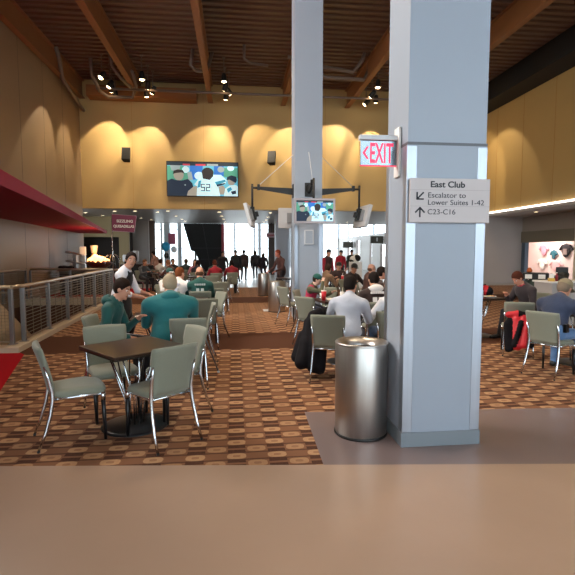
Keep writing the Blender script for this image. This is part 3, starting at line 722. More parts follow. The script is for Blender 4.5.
def sdf_mesh(name, prims, mats, vox, parent=None):
    bbs = [prim_bb(p, .015) for p in prims]
    lo = np.min([b[0] for b in bbs], axis=0) - vox * 2; hi = np.max([b[1] for b in bbs], axis=0) + vox * 2
    n = np.ceil((hi - lo) / vox).astype(int) + 1
    F = np.full(n, 0.5, np.float32)
    ax = [lo[i] + np.arange(n[i]) * vox for i in range(3)]
    for p in prims:
        a, b = prim_bb(p, max(.07, p['k'] * 2))
        i0 = np.clip(np.floor((a - lo) / vox).astype(int), 0, n); i1 = np.clip(np.ceil((b - lo) / vox).astype(int) + 1, 0, n)
        s = tuple(slice(i0[k], i1[k]) for k in range(3))
        G = np.stack(np.meshgrid(*[ax[k][s[k]] for k in range(3)], indexing='ij'), -1)
        d = prim_d(p, G); f = F[s]; k = p['k']
        h = np.clip(.5 + .5 * (f - d) / k, 0, 1)
        F[s] = f * (1 - h) + d * h - k * h * (1 - h)
    ins = F < 0
    # surface nets
    c8 = [(i, j, k) for i in (0, 1) for j in (0, 1) for k in (0, 1)]
    def sh(A, o): return A[o[0]:n[0]-1+o[0], o[1]:n[1]-1+o[1], o[2]:n[2]-1+o[2]]
    cnt = sum(sh(ins, o).astype(np.int8) for o in c8)
    act = (cnt > 0) & (cnt < 8)
    idx = np.full(act.shape, -1, np.int64); cells = np.argwhere(act); idx[act] = np.arange(len(cells))
    acc = np.zeros((len(cells), 3)); num = np.zeros(len(cells))
    V = {o: sh(F, o)[act] for o in c8}
    for o in c8:
        for axis in range(3):
            if o[axis]: continue
            o2 = tuple(o[q] + (q == axis) for q in range(3)); f0, f1 = V[o], V[o2]
            m = (f0 < 0) != (f1 < 0); t = np.where(m, f0 / np.where(m, f0 - f1, 1), 0)
            pt = np.tile(np.array(o, float), (len(cells), 1)); pt[:, axis] += t
            acc += pt * m[:, None]; num += m
    verts = lo + (cells + acc / num[:, None]) * vox
    quads = []
    for axis in range(3):
        u, v = [(1, 2), (2, 0), (0, 1)][axis]
        sl0 = [slice(1, -1)] * 3; sl0[axis] = slice(0, n[axis] - 1); sl1 = list(sl0); sl1[axis] = slice(1, n[axis])
        a, b = ins[tuple(sl0)], ins[tuple(sl1)]
        for flip in (0, 1):
            e = np.argwhere((a & ~b) if not flip else (~a & b))
            if not len(e): continue
            base = e.copy(); base[:, u] += 1; base[:, v] += 1
            def at(du, dv):
                q = base.copy(); q[:, u] -= du; q[:, v] -= dv
                return idx[q[:, 0], q[:, 1], q[:, 2]]
            q = np.stack([at(1, 1), at(0, 1), at(0, 0), at(1, 0)], 1)
            quads.append(q[:, ::-1] if flip else q)
    quads = np.concatenate(quads); quads = quads[(quads >= 0).all(1)]
    me = bpy.data.meshes.new(name)
    me.vertices.add(len(verts)); me.vertices.foreach_set('co', verts.astype(np.float32).ravel())
    me.loops.add(len(quads) * 4); me.loops.foreach_set('vertex_index', quads.astype(np.int32).ravel())
    me.polygons.add(len(quads)); me.polygons.foreach_set('loop_start', np.arange(len(quads), dtype=np.int32) * 4)
    ctr = verts[quads].mean(1); best = np.full(len(ctr), 9.0); mi = np.zeros(len(ctr), np.int32)
    for p in prims:
        d = prim_d(p, ctr); w = d < best; best[w] = d[w]; mi[w] = p['m']
    me.update(calc_edges=True)
    me.polygons.foreach_set('material_index', mi); me.polygons.foreach_set('use_smooth', np.ones(len(quads), bool))
    for m in mats: me.materials.append(m)
    me.validate()
    return link(name, me, parent)

# ------------------------------------------------------------------ chairs
M_fab = mat('sage_grey_upholstery', '7c7f70', 0.85, noise=0.06, nscale=90, bump=.08, bscale=300, sheen=.2)
M_leg = M_chrome
M_blk = mat('black_chair_leg', '17171a', 0.35)
def make_chair():
    t = thing('cafe_chair', '', 'chair')
    # upholstered back: wide shoulders, notched where the chrome uprights begin
    bm = bmesh.new(); nu, nv = 12, 14; G = {}
    for s in (0, 1):
        for j in range(nv + 1):
            v = j / nv; z = .435 + v * .405
            hw = .178 + .012 * v
            if v > .60: hw = .178 + .012 * v + .024 * min(1, (v - .60) / .05)
            if v > .96: hw -= .006
            for i in range(nu + 1):
                u = i / nu * 2 - 1
                y = -.205 - .085 * v ** 1.4 - .035 * (1 - u * u) * (.4 + .6 * v) + .018
                th = .021 if (0 < j < nv and 0 < i < nu) else .010
                G[s, i, j] = bm.verts.new((u * hw, y + (th if s else -th), z + .006 * (1 - u * u) * v))
    for s in (0, 1):
        for j in range(nv):
            for i in range(nu):
                q = [G[s,i,j], G[s,i+1,j], G[s,i+1,j+1], G[s,i,j+1]]
                f = bm.faces.new(q if not s else q[::-1]); f.smooth = True
    for j in range(nv):
        for i in (0, nu): bm.faces.new((G[0,i,j], G[0,i,j+1], G[1,i,j+1], G[1,i,j])).smooth = True
    for i in range(nu):
        for j in (0, nv): bm.faces.new((G[0,i,j], G[0,i+1,j], G[1,i+1,j], G[1,i,j])).smooth = True
    obj('backrest', bm, M_fab, t)
    # seat pad
    bm = bmesh.new(); R = []; ns = 28
    def ring(sc, z, dz=0):
        out = []
        for k in range(ns):
            a = 2 * PI * k / ns; ca, sa = math.cos(a), math.sin(a); e = .45
            x = math.copysign(abs(ca) ** e, ca) * (.218 if sa > 0 else .205) * sc; y = math.copysign(abs(sa) ** e, sa) * .215 * sc + .01
            out.append(bm.verts.new((x, y, z + .012 * (y > .14) * -1 + dz)))
        return out
    rs = [ring(.93, .412), ring(1, .425), ring(1, .452), ring(.94, .468), ring(.6, .472), ring(.2, .470)]
    for a, b_ in zip(rs, rs[1:]):
        for k in range(ns): bm.faces.new((a[k], a[(k+1)%ns], b_[(k+1)%ns], b_[k])).smooth = True
    bm.faces.new(rs[0][::-1]); bm.faces.new(rs[-1])
    obj('seat', bm, M_fab, t)
    bm = bmesh.new()
    bm_tube(bm, [(-.185,-.19,.405),(-.19,.19,.405),(.19,.19,.405),(.185,-.19,.405),(-.185,-.19,.405)], .012, 8)
    obj('seat_frame', bm, M_leg, t)
    for s in (-1, 1):   # chrome rear leg sweeping from the back's notch to the floor
        bm = bmesh.new()
        pts = [(s*.197,-.252,.69),(s*.192,-.222,.58),(s*.190,-.200,.47),(s*.192,-.200,.40),(s*.198,-.222,.28),(s*.205,-.262,.14),(s*.210,-.315,.012)]
        bm_tube(bm, pts, [.009,.013,.016,.017,.016,.014,.011], 10)
        L = obj('leg', bm, M_leg, t); L['label'] = 'curved chrome rear leg'
        bm = bmesh.new(); bm_tube(bm, [(s*.210,-.315,.0),(s*.210,-.314,.016)], .012, 8); obj('leg_tip', bm, M_blk, L)
        bm = bmesh.new(); bm_tube(bm, [(s*.195,.185,.35),(s*.196,.190,.20),(s*.198,.196,.0)], [.018,.017,.013], 10)
        L = obj('leg', bm, M_blk, t); L['label'] = 'straight black front leg'
        bm = bmesh.new(); bm_tube(bm, [(s*.195,.184,.415),(s*.195,.185,.345)], .0195, 12); obj('leg_socket', bm, M_leg, L)
    return t
ch0 = make_chair()
CHAIRS = [  # x, y, facing direction in degrees, label
    (-1.38,4.09,26,'empty grey chair nearest the railing, turned sideways to the dark front table'),
    (-.66,3.99,130,'empty grey chair with its back to us, in front of the dark front table'),
    (-.62,4.58,214,'empty grey chair at the aisle side of the dark front table'),
    (-1.22,4.66,-62,'empty grey chair facing us from behind the dark front table'),
    (-.58,5.62,98,'grey chair directly behind the broad man in the teal hoodie'),
    (-1.47,5.68,-6,'grey chair under the boy in the dark green hooded jacket'),
    (-.52,7.85,95,'empty grey chair backing onto the teal hoodie man at the second table'),
    (-.60,6.85,185,'grey chair half hidden beside the teal hoodie man, lit brown'),
    (-.50,8.70,208,'empty grey chair beside the aisle turned sideways, its pale seat showing'),
    (-.45,9.95,92,'empty grey chair behind the sideways aisle chair'),
    (-.42,14.35,168,'grey chair at the aisle edge near the second brown carpet band'),
    (-.40,12.1,95,'grey chair with its back to us midway down the aisle tables'),
    (-.75,15.2,92,'small far grey chair before the people in red'),
    (-1.17,9.35,70,'grey chair under the man in the white jersey'),
    (-.70,9.30,95,'grey chair under the bald man in the green jersey'),
    (1.20,5.68,70,'grey chair under the man in the pale grey sweatshirt, black coat on it'),
    (1.36,7.90,42,'empty grey chair nearest us of the row at the cup table'),
    (1.46,9.02,-25,'grey chair under the child in the green cap'),
    (1.26,10.15,30,'empty grey chair closest to the slim pillar foot'),
    (2.05,9.45,-75,'grey chair at the far side of the cup table'),
    (2.22,7.02,85,'grey chair under the person with the white hood'),
    (2.12,5.85,60,'grey chair mostly hidden behind the big pillar'),
    (2.80,8.9,0,'grey chair under the person with the white collar'),
    (4.13,5.55,27,'grey chair under the man in the camouflage cap'),
    (4.42,6.75,62,'grey chair carrying the red and black jacket'),
    (5.42,7.87,187,'grey chair under the man in the dark sweater'),
    (4.08,7.95,20,'grey chair tucked at the backpack table behind the big pillar'),
    (3.75,14.7,90,'lone grey chair with its back to us among the far seated group'),
]
for i, (x, y, a, lb) in enumerate(CHAIRS):
    place(ch0, i == 0, (x, y, 0), math.radians(a - 90), lb, 'grey cafe chairs')

# ------------------------------------------------------------------ tables
M_top = mat('espresso_laminate', '301e16', 0.3, noise=.12, nscale=14, stretch=(1, 8, 1))
M_edge = mat('black_table_edge', '1a1512', .4)
def make_table():
    t = thing('cafe_table', '', 'table')
    h = .355
    bm = bmesh.new(); bm_box(bm, -h,-h,.722,h,h,.745); obj('tabletop', bm, M_top, t, bevel=.006)
    bm = bmesh.new(); bm_box(bm, -h+.004,-h+.004,.708,h-.004,h-.004,.7225); obj('edge_band', bm, M_edge, t)
    bm = bmesh.new(); bm_lathe(bm, [(0,.0),(.30,0),(.302,.006),(.26,.016),(.12,.030),(0,.032)], 40); obj('base_disc', bm, M_blk, t)
    for k in range(10):
        a = 2 * PI * k / 10; a2 = a + .35
        bm = bmesh.new(); bm_tube(bm, [(.075*math.cos(a2),.075*math.sin(a2),.028),(.09*math.cos(a2),.09*math.sin(a2),.25),(.235*math.cos(a),.235*math.sin(a),.71)], .0075, 8)
        L = obj('rod', bm, M_leg, t)
    bm = bmesh.new(); bm_box(bm, -.25,-.25,.70,.25,.25,.709); obj('mounting_plate', bm, M_blk, t)
    return t
tb0 = make_table()
TABLES = [
    (-.93,4.30,40,'bare dark square table on chrome rods, nearest us'),
    (-1.02,6.36,5,'dark table with plate and drinks between the boy and the man in teal'),
    (-.86,8.45,2,'bare dark table behind the man in the teal hoodie'),
    (-1.0,10.25,0,'dark table before the two men in football jerseys'),
    (-.95,12.7,0,'dark table midway down the aisle'),
    (-1.3,16.6,0,'far dark table by the people in red'),
    (-3.0,19.2,0,'farthest dark table before the escalator'),
    (1.83,8.12,8,'dark table holding the red cup'),
    (1.62,6.50,60,'dark table in front of the man in the pale grey sweatshirt'),
    (3.35,9.2,0,'dark table of the person with the white collar'),
    (2.75,7.75,10,'dark table before the person with the white hood'),
    (4.90,6.05,27,'dark table before the man in the camouflage cap'),
    (4.62,8.30,8,'dark table holding the backpack, behind the big pillar edge'),
    (3.3,13.6,0,'dark table of the far seated group'),
    (1.75,15.2,0,'dark table beside the farthest bin'),
]
for i, (x, y, a, lb) in enumerate(TABLES):
    place(tb0, i == 0, (x, y, 0), math.radians(a), lb, 'dark cafe tables')
TZ = .746

# ------------------------------------------------------------------ things on the tables and floor
M_redcup = mat('red_paper_cup', 'c01c28', .4)
M_paper = mat('white_paper', 'ece8e0', .7)
def cup(label, x, y, m=None, h=.15, r=.043, straw=True, z=TZ, lid=True):
    t = thing('paper_cup', label, 'cup', (x, y, z))
    bm = bmesh.new(); bm_lathe(bm, [(0,0),(r*.72,0),(r,h),(r*.96,h),(r*.7,.01)], 20); obj('cup_body', bm, m or M_redcup, t)
    bm = bmesh.new(); bm_lathe(bm, [(0,h+.006),(r*.9,h+.006),(r*1.04,h),(r*1.04,h-.006)], 20); obj('cup_lid', bm, M_paper, t)
    if straw:
        bm = bmesh.new(); bm_tube(bm, [(0,0,h-.02),(.012,.004,h+.09)], .005, 6); obj('straw', bm, M_paper, t)
cup('red drink cup with straw on the boy and teal man table', -1.02, 6.25)
cup('second red cup, behind the first one on the boy and teal man table', -.93, 6.5)
cup('red cup with straw before the child in the green cap', 1.56, 8.0, h=.17, r=.048)
cup('white and blue cup on the backpack table', 4.38, 8.12, mat('blue_cup', '6fa2c0', .4), straw=False)
cup('orange topped drink cup on the table of the camouflage cap man', 4.72, 6.12, mat('orange_cup', 'c86a20', .4), straw=False)
cup('small white cup standing on the floor-side edge of the cup table', 1.58, 8.28, M_paper, h=.10, straw=False)
cup('white cup beyond the red cup on the cup table', 1.95, 8.25, M_paper, h=.12)
cup('red cup on the far group table', 3.2, 13.5)
def plate(label, x, y, r=.12, food=('c06a38', 'd8a860')):
    t = thing('paper_plate', label, 'plate', (x, y, TZ))
    bm = bmesh.new(); bm_lathe(bm, [(0,.003),(r*.68,.003),(r,.02),(r*.98,.023),(r*.66,.008),(0,.008)], 28); obj('plate_dish', bm, M_paper, t)
    prims = [ell((random.uniform(-.4,.4)*r, random.uniform(-.4,.4)*r, .02), (r*.3, r*.25, .018), m=k % 2, k=.006) for k in range(6)]
    sdf_mesh('food', prims, [mat('food_' + food[0], food[0], .6), mat('food_' + food[1], food[1], .6)], .006, t)
plate('paper plate of nachos before the boy in green', -1.18, 6.12)
plate('paper plate of food before the man in teal', -.9, 6.2)
plate('paper plate of food beside the red cup', 1.72, 7.92, food=('d8c8a0', 'b88a50'))
plate('paper plate with leftovers on the backpack table', 4.80, 8.2, food=('c8b080', 'a06a40'))
def bottle(label, x, y, m, h=.2):
    t = thing('drink_bottle', label, 'bottle', (x, y, TZ))
    bm = bmesh.new(); bm_lathe(bm, [(0,0),(.03,0),(.032,.01),(.032,h*.6),(.012,h*.82),(.012,h*.93)], 18); obj('bottle_body', bm, m, t)
    bm = bmesh.new(); bm_lathe(bm, [(.014,h*.92),(.014,h),(0,h)], 14); obj('bottle_cap', bm, M_paper, t)
bottle('clear water bottle the waitress reaches for', -1.1, 6.52, mat('clear_plastic', 'b8c8d4', .1))
bottle('dark bottle beside the water bottle at the waitress', -.98, 6.62, mat('dark_bottle', '3a1c18', .15))
bottle('pale water bottle on the backpack table', 4.60, 8.14, MATS['clear_plastic'], .22)
o = box('napkin', (-.10,-.08,0,.10,.08,.006), M_paper, loc=(1.68,8.30,TZ), rot=(0,0,.4)); tag(o, 'crumpled white napkin beside the red cup plate', 'napkin')
o = box('napkin', (-.12,-.09,0,.12,.09,.006), M_paper, loc=(4.48,8.34,TZ), rot=(0,0,.2)); tag(o, 'flat white napkin by the blue cup', 'napkin')
# backpack
M_coatred = mat('red_nylon', 'c8202c', .45, bump=.3, bscale=18)
M_coatblk = mat('black_nylon', '121116', .85, bump=.3, bscale=18, spec=.2)
t = thing('backpack', 'red and black backpack lying on the table behind the big pillar', 'bag', (4.78, 8.46, TZ))
sdf_mesh('bag_body', [ell((0,0,.11),(.17,.12,.12),0), ell((.10,-.02,.09),(.11,.12,.10),1), ell((-.08,-.06,.1),(.07,.08,.09),1)], [M_coatred, M_coatblk], .012, t)
bm = bmesh.new(); bm_tube(bm, [(-.1,-.1,.03),(-.12,-.13,.12),(-.05,-.12,.22),(.03,-.08,.23)], .012, 8); obj('strap', bm, M_coatblk, t)
# red / black jacket over a chair back
ca = math.radians(62); cx, cy = 4.42, 6.75
bx_, by_ = cx - math.cos(ca)*.29, cy - math.sin(ca)*.29
t = thing('jacket', 'red and black puffy jacket draped over the chair back', 'jacket', (bx_, by_, -.05), ca - PI/2)
sdf_mesh('jacket_cloth', [cap((-.13,-.03,.60),(-.11,-.07,.22),.05,.07,1), cap((-.04,-.05,.64),(-.02,-.09,.24),.05,.075,0), cap((.06,-.05,.66),(.08,-.09,.28),.05,.07,0), cap((.13,-.03,.64),(.15,-.07,.34),.045,.055,0),
    cap((-.15,-.02,.70),(-.02,-.03,.72),.045,.045,0), cap((-.02,-.03,.72),(.15,-.02,.70),.045,.045,1), cap((-.17,-.05,.56),(-.14,-.09,.18),.045,.05,1), cap((.02,-.11,.60),(-.06,-.14,.26),.03,.035,1), cap((.11,-.1,.58),(.07,-.14,.26),.04,.045,0)],
    [M_coatred, M_coatblk], .014, t)
sdf_mesh('sleeve', [cap((.15,-.05,.62),(.19,-.09,.36),.045,.04,0), cap((.19,-.09,.36),(.17,-.10,.24),.04,.03,1)], [M_coatred, M_coatblk], .014, t)
# black coat hanging from the sweatshirt man's chair
t = thing('coat', 'long black coat hanging off the side of the sweatshirt man chair', 'coat', (1.0, 5.72, 0), 0)
sdf_mesh('coat_cloth', [cap((-.02,.22,.66),(-.08,.10,.42),.085,.10), cap((-.08,.10,.42),(-.17,-.02,.20),.10,.09), cap((.04,.05,.58),(-.02,-.05,.16),.07,.09), cap((-.12,.2,.5),(-.22,.12,.24),.07,.07), cap((.1,.28,.80),(-.02,.24,.66),.06,.08), cap((.02,.25,.76),(.27,.42,.80),.07,.06), cap((.12,.0,.46),(.06,-.06,.12),.05,.07), cap((.12,.2,.5),(.06,.0,.24),.05,.07)],
    [M_coatblk], .016, t)
# brown bag on the floor under the dark sweater man
t = thing('shoulder_bag', 'rust brown bag lying on the carpet by the sweater man feet', 'bag', (4.75, 7.45, 0), .3)
sdf_mesh('bag_body', [ell((0,0,.055),(.20,.10,.06)), ell((.12,.02,.06),(.10,.08,.06))], [mat('rust_leather', '7a3c22', .55, bump=.3, bscale=20)], .012, t)
bm = bmesh.new(); bm_tube(bm, [(-.18,0,.05),(-.24,-.06,.03),(-.12,-.16,.02),(.06,-.15,.02),(.16,-.05,.05)], .014, 8); obj('strap', bm, MATS['rust_leather'], t)
# cane lying against the aisle chair
t = thing('walking_cane', 'slim grey cane leaning from the aisle chairs with its tip on the carpet', 'cane', (0,0,0))
bm = bmesh.new(); bm_tube(bm, [(-.50,6.02,.78),(-.235,6.09,.02)], .011, 8); obj('shaft', bm, mat('cane_grey', '6c6a6c', .35, metal=.6), t)
bm = bmesh.new(); bm_tube(bm, [(-.237,6.09,.025),(-.229,6.092,.0)], [.014,.018], 10); obj('rubber_tip', bm, M_silver, t)
bm = bmesh.new(); bm_tube(bm, [(-.50,6.02,.78),(-.53,6.01,.83),(-.60,6.0,.84),(-.64,6.0,.80)], .013, 8); obj('cane_handle', bm, M_blk, t)

# ------------------------------------------------------------------ quesadilla stand
t = thing('serving_counter', 'dark serving counter under the red menu sign', 'counter', (-5.5, 18.4, 0))
box('counter_body', (-1.0,-.45,0,1.15,.45,.90), mat('counter_dark', '2b211d', .5), t, bevel=.01)
box('counter_top', (-1.05,-.5,.90,1.2,.5,.95), mat('counter_top_wood', '8a6a52', .4), t, bevel=.01)
t = thing('flame_bowl', 'wide brown bowl of glowing flames on the serving counter', 'bowl', (-5.15, 18.25, .95))
bm = bmesh.new(); bm_lathe(bm, [(0,0),(.22,0),(.24,.03),(.30,.06),(.46,.20),(.50,.27),(.47,.27),(.28,.09),(0,.06)], 36); obj('bowl_dish', bm, mat('bowl_brown', '5a2c20', .4), t)
fl = [ell((x_, y_, .27 + h_*.3), (.13,.14,h_), k=.09) for x_, y_, h_ in ((-.30,0,.13),(-.16,.05,.24),(-.02,-.04,.20),(.12,.04,.17),(.27,0,.11),(0,.15,.15))]
sdf_mesh('flame', fl, [mat('glowing_flame', 'ffd9a0', .5, emit=4.0, emitcol='ffb468')], .03, t)
prims = [ell((.36*math.cos(a), .36*math.sin(a), .27), (.07,.07,.06), m=k % 2, k=.02) for k, a in enumerate(np.linspace(0, 6.0, 12))]
sdf_mesh('pepper_garnish', prims, [mat('pepper_red', '8c2018', .4), mat('pepper_brown', '5a3a1c', .5)], .02, t)
l = bpy.data.lights.new('flame_glow', 'POINT'); l.energy = 30; l.color = (1, .62, .34); l.shadow_soft_size = .25
lo = bpy.data.objects.new('flame_glow', l); COL.objects.link(lo); lo.location = (-5.15, 18.2, 1.75)
t = thing('tray_stand', 'stacked steel serving trays beside the flame bowl', 'tray stand', (-6.0, 18.25, .95))
bm = bmesh.new(); bm_box(bm, -.07,-.12,0,.07,.12,.55); obj('stand_post', bm, M_steel, t, bevel=.01)
for k, z in enumerate((.22, .55)):
    bm = bmesh.new(); bm_extrude(bm, [(-.30,-.2,z+.06),(.30,-.2,z-.03),(.30,-.2,z-.0),(-.30,-.2,z+.14)], (0,.4,0)); obj('tray', bm, M_steel, t, bevel=.01)
t = thing('paper_cup_tower', 'tall white paper cup tower behind the flame bowl', 'cup stack', (-5.42, 18.62, .95))
bm = bmesh.new(); bm_lathe(bm, [(0,0),(.10,0),(.10,.30),(.12,.46),(.12,.56),(.10,.58),(0,.58)], 24); obj('cup_body', bm, M_steel, t)
bm = bmesh.new(); bm_lathe(bm, [(0,.58),(.09,.58),(.14,.88),(.13,.91),(0,.91)], 24); obj('cup_sleeve', bm, mat('warm_paper', 'e8c8a8', .6), t)
t = thing('napkin_holder', 'white upright napkin holder beside the cup tower', 'napkin holder', (-5.85, 18.66, .95))
bm = bmesh.new(); bm_box(bm, -.09,-.08,0,.09,.08,.52); obj('holder_frame', bm, M_steel, t, bevel=.01)
bm = bmesh.new(); bm_box(bm, -.11,-.07,.52,.11,.07,.86); obj('napkins', bm, M_paper, t, bevel=.02)
t = thing('bread_basket', 'low dark basket of rolls at the counter end', 'basket', (-6.25, 17.95, .95))
sdf_mesh('basket_contents', [ell((random.uniform(-.22,.22), random.uniform(-.1,.1), .08), (.09,.09,.07), k=.02) for _ in range(9)], [M_matte], .02, t)
t = thing('wire_stand', 'thin domed wire stand at the counter end under the sign', 'wire stand', (-4.62, 18.1, .95))
bm = bmesh.new(); bm_lathe(bm, [(0,0),(.12,0),(.12,.02),(0,.02)], 16); obj('stand_foot', bm, M_chrome, t)
for a in (0, PI/3, 2*PI/3):
    bm = bmesh.new(); bm_tube(bm, [(.36*math.cos(a)*math.cos(s), .36*math.sin(a)*math.cos(s), .02 + .55*max(0, math.sin(s))**.6) for s in np.linspace(0, PI, 17)], .008, 6); obj('wire_hoop', bm, M_chrome, t)
# menu sign on its pole
t = thing('menu_sign', 'crimson hanging menu sign reading sizzling quesadillas on a thin pole', 'sign', (-4.42, 17.4, 0))
bm = bmesh.new(); bm_tube(bm, [(0,0,0),(0,0,2.97)], .018, 8); bm_lathe(bm, [(0,0),(.2,0),(.2,.015),(0,.03)], 20); obj('pole', bm, M_chrome, t)
bm = bmesh.new(); bm_extrude(bm, [(.0,-.012,2.37),(.78,-.012,2.32),(.88,-.012,2.91),(.0,-.012,2.97)], (0,.02,0)); obj('sign_face', bm, mat('sign_crimson', '7c2040', .5), t, bevel=.003)
bm = bmesh.new(); bm_tube(bm, [(.0,-.004,2.37),(.78,-.004,2.32),(.88,-.004,2.91),(.0,-.004,2.97),(.0,-.004,2.37)], .012, 6); obj('sign_rim', bm, mat('rim_pink', 'b08c98', .4), t)
ms = mat('sign_lettering', 'eaded0', .6)
text('lettering', 'SIZZLING', .135, ms, t, (.17,-.0135,2.68), (PI/2,.02,0), bold=.004)
text('lettering', 'QUESADILLAS', .125, ms, t, (.05,-.0135,2.50), (PI/2,.02,0), bold=.004, sx=.93)

# buffet table before the pale grey panel, with white chafing goods
t = thing('buffet_table', 'black draped buffet table before the pale grey wall panel', 'table', (-4.85, 24.0, 0))
box('black_cloth', (-.8,-.45,0,1.1,.45,.98), M_matte, t, bevel=.02)
box('table_top', (-.82,-.47,.98,1.12,.47,1.0), mat('buffet_top', '463430', .4), t)
for k, (x, h, lb) in enumerate(((-5.45,.42,'tall clear drink dispenser at the kitchen end of the buffet'),(-4.95,.62,'taller clear drink dispenser in the middle of the buffet'))):
    t = thing('drink_dispenser', lb, 'dispenser', (x, 23.9, 1.0))
    bm = bmesh.new(); bm_lathe(bm, [(0,.12),(.13,.12),(.15,.2),(.15,h),(.12,h+.05),(0,h+.05)], 20); obj('tank', bm, mat('frosted_tank', 'c8ccd0', .3), t)
    bm = bmesh.new(); bm_lathe(bm, [(0,0),(.12,0),(.08,.12),(0,.12)], 16); obj('dispenser_base', bm, M_steel, t)
# balloons and hanging banner by the far windows
for k, (dx, dz, r, h, lb) in enumerate(((0,.0,.30,'2aa6d8','bright blue balloon before the far windows'),(.44,-.18,.22,'f0f0f0','white balloon under the pink banner'),(-.12,-.58,.2,'202428','black balloon under the blue one'))):
    t = thing('balloon', lb, 'balloon', (-4.35+dx, 30+k*.5, 1.95+dz))
    bm = bmesh.new(); bm_sphere(bm, (0,0,0), (r*.9,r*.9,r), 18); obj('balloon_skin', bm, mat('balloon_' + h, h, .3), t)
    bm = bmesh.new(); bm_tube(bm, [(0,0,-r),(0.02,0,-1.0),(0,0,-1.94-dz)], .006, 5); obj('string', bm, M_paper, t)
t = thing('hanging_banner', 'small pink and red banner hanging before the far windows', 'banner', (-4.0, 30.2, 2.45))
bm = bmesh.new(); bm_box(bm, -.22,-.02,-.35,.22,.02,.35); obj('banner_cloth', bm, mat('banner_pink', 'b0506c', .6), t)
bm = bmesh.new(); bm_tube(bm, [(-.2,0,.35),(-.2,0,1.15)], .006, 5); bm_tube(bm, [(.2,0,.35),(.2,0,1.15)], .006, 5); obj('cord', bm, M_silver, t)
# small signs in the hall
t = thing('hanging_sign', 'small hall sign with a red band by the dark column', 'sign', (2.5, 31.5, 2.75)); box('sign_face', (-.35,-.04,-.16,.35,.04,.16), mat('hall_sign_pink', 'b89aa4', .5), t); box('sign_rod', (-.02,-.02,.16,.02,.02,.86), M_black, t); box('sign_band', (-.3,-.046,-.04,.3,-.04,.04), mat('hall_sign_red', 'a04050', .5), t)
t = thing('hanging_sign', 'dark overhead monitor on the grey hall wall near the big pillar', 'sign', (10.9, 34.6, 2.55)); box('sign_face', (-.55,-.08,-.28,.45,.08,.28), mat('hall_sign_dark', '4a463c', .5), t); box('sign_rod', (.45,-.03,-.03,.50,.03,.03), M_black, t); box('sign_figure', (-.1,-.088,-.12,.02,-.08,.16), M_silver, t)
t = thing('hanging_sign', 'small dark overhead monitor deep along the grey hall wall', 'sign', (10.95, 43.6, 2.3)); box('sign_face', (-.6,-.08,-.28,.4,.08,.28), MATS['hall_sign_dark'], t); box('sign_rod', (.4,-.03,-.03,.45,.03,.03), M_black, t)
# white cart among the far people
t = thing('serving_cart', 'white serving cart with a black and white cover by the far wall', 'cart', (5.3, 20.0, 0))
box('cart_body', (-.22,-.25,.0,.26,.25,1.18), M_white, t, bevel=.02)
sdf_mesh('cart_cover', [ell((.0,0,1.30),(.24,.2,.16),0), ell((.07,-.08,1.33),(.16,.16,.14),1), ell((-.15,0,1.22),(.10,.16,.08),1), ell((.1,.05,1.46),(.12,.1,.07),0)], [M_paper, M_matte], .02, t)

# ------------------------------------------------------------------ shop goods
def shirt(label, y, z, m, w=.5, h=.55):
    t = thing('hanging_shirt', label, 'shirt', (16.72, y, z), -PI/2)
    sdf_mesh('shirt_cloth', [ell((0,0,-.04),(w*.36,.05,h*.48)), ell((0,0,.14),(w*.40,.05,h*.2)), cap((-w*.32,0,h*.26),(-w*.55,0,h*.02),.07,.06), cap((w*.32,0,h*.26),(w*.55,0,h*.02),.07,.06)], [m], .025, t)
    bm = bmesh.new(); bm_tube(bm, [(0,.0,h*.34),(0,-.0,h*.5),(0,.07,h*.5)], .01, 6); obj('hanger', bm, M_chrome, t)
shirt('pink shirt hung high on the shop wall', 23.4, 1.75, mat('shirt_pink', 'e098a8', .8), .62, .66)
shirt('small teal shirt hung beside the pink one in the shop', 22.6, 1.48, mat('shirt_teal', '2a6470', .8), .40, .46)
shirt('black shirt with a pale print hung high in the shop', 21.7, 1.72, mat('shirt_black', '1c1a1e', .8), .8, .75)
box('shirt_print', (-.12,-.07,-.25,.14,-.045,.05), mat('print_grey', '8a7a74', .8), bpy.data.objects['hanging_shirt.002'])
shirt('white shirt hung low on the shop wall', 23.5, .98, mat('shirt_white', 'f2ece4', .8), .6, .62)
shirt('wide pale pink shirt hung low on the shop wall', 22.4, .92, mat('shirt_pale_pink', 'e8b8b8', .8), .85, .6)
o = thing('display_stand', 'green draped display stand with a black top and white price cards', 'stand', (7.8, 11.2, 0), -.6)
sdf_mesh('drape', [ell((0,0,.45),(.27,.24,.52),0,.05), cap((-.2,-.2,.0),(-.2,-.2,.85),.05), cap((0,-.23,.0),(0,-.23,.85),.05), cap((.2,-.2,.0),(.2,-.2,.85),.05), cap((-.1,-.22,.0),(-.1,-.22,.85),.035), cap((.1,-.22,.0),(.1,-.22,.85),.035)], [mat('shelf_drape_green', '3e4a42', .8)], .02, o)
box('stand_top', (-.30,-.28,.90,.30,.28,1.06), M_black, o, bevel=.006)
for k in (-.24, .06): box('price_card', (k,-.286,.92,k+.16,-.278,1.03), M_paper, o)
t = thing('gift_bag', 'small orange gift bag on the green draped stand', 'bag', (7.66, 11.25, 1.062)); sdf_mesh('bag_body', [ell((0,0,.05),(.07,.07,.05)), ell((0,0,.10),(.04,.05,.04))], [mat('gift_orange', 'b85a28', .5)], .012, t)
t = thing('service_counter', 'pale grey counter with a white top behind the camouflage cap man', 'counter', (7.25, 9.5, 0)); box('counter_body', (-.45,-.3,0,.95,.3,.93), M_grey, t, bevel=.006); box('counter_top', (-.48,-.33,.93,.98,.33,.965), M_white, t, bevel=.004)
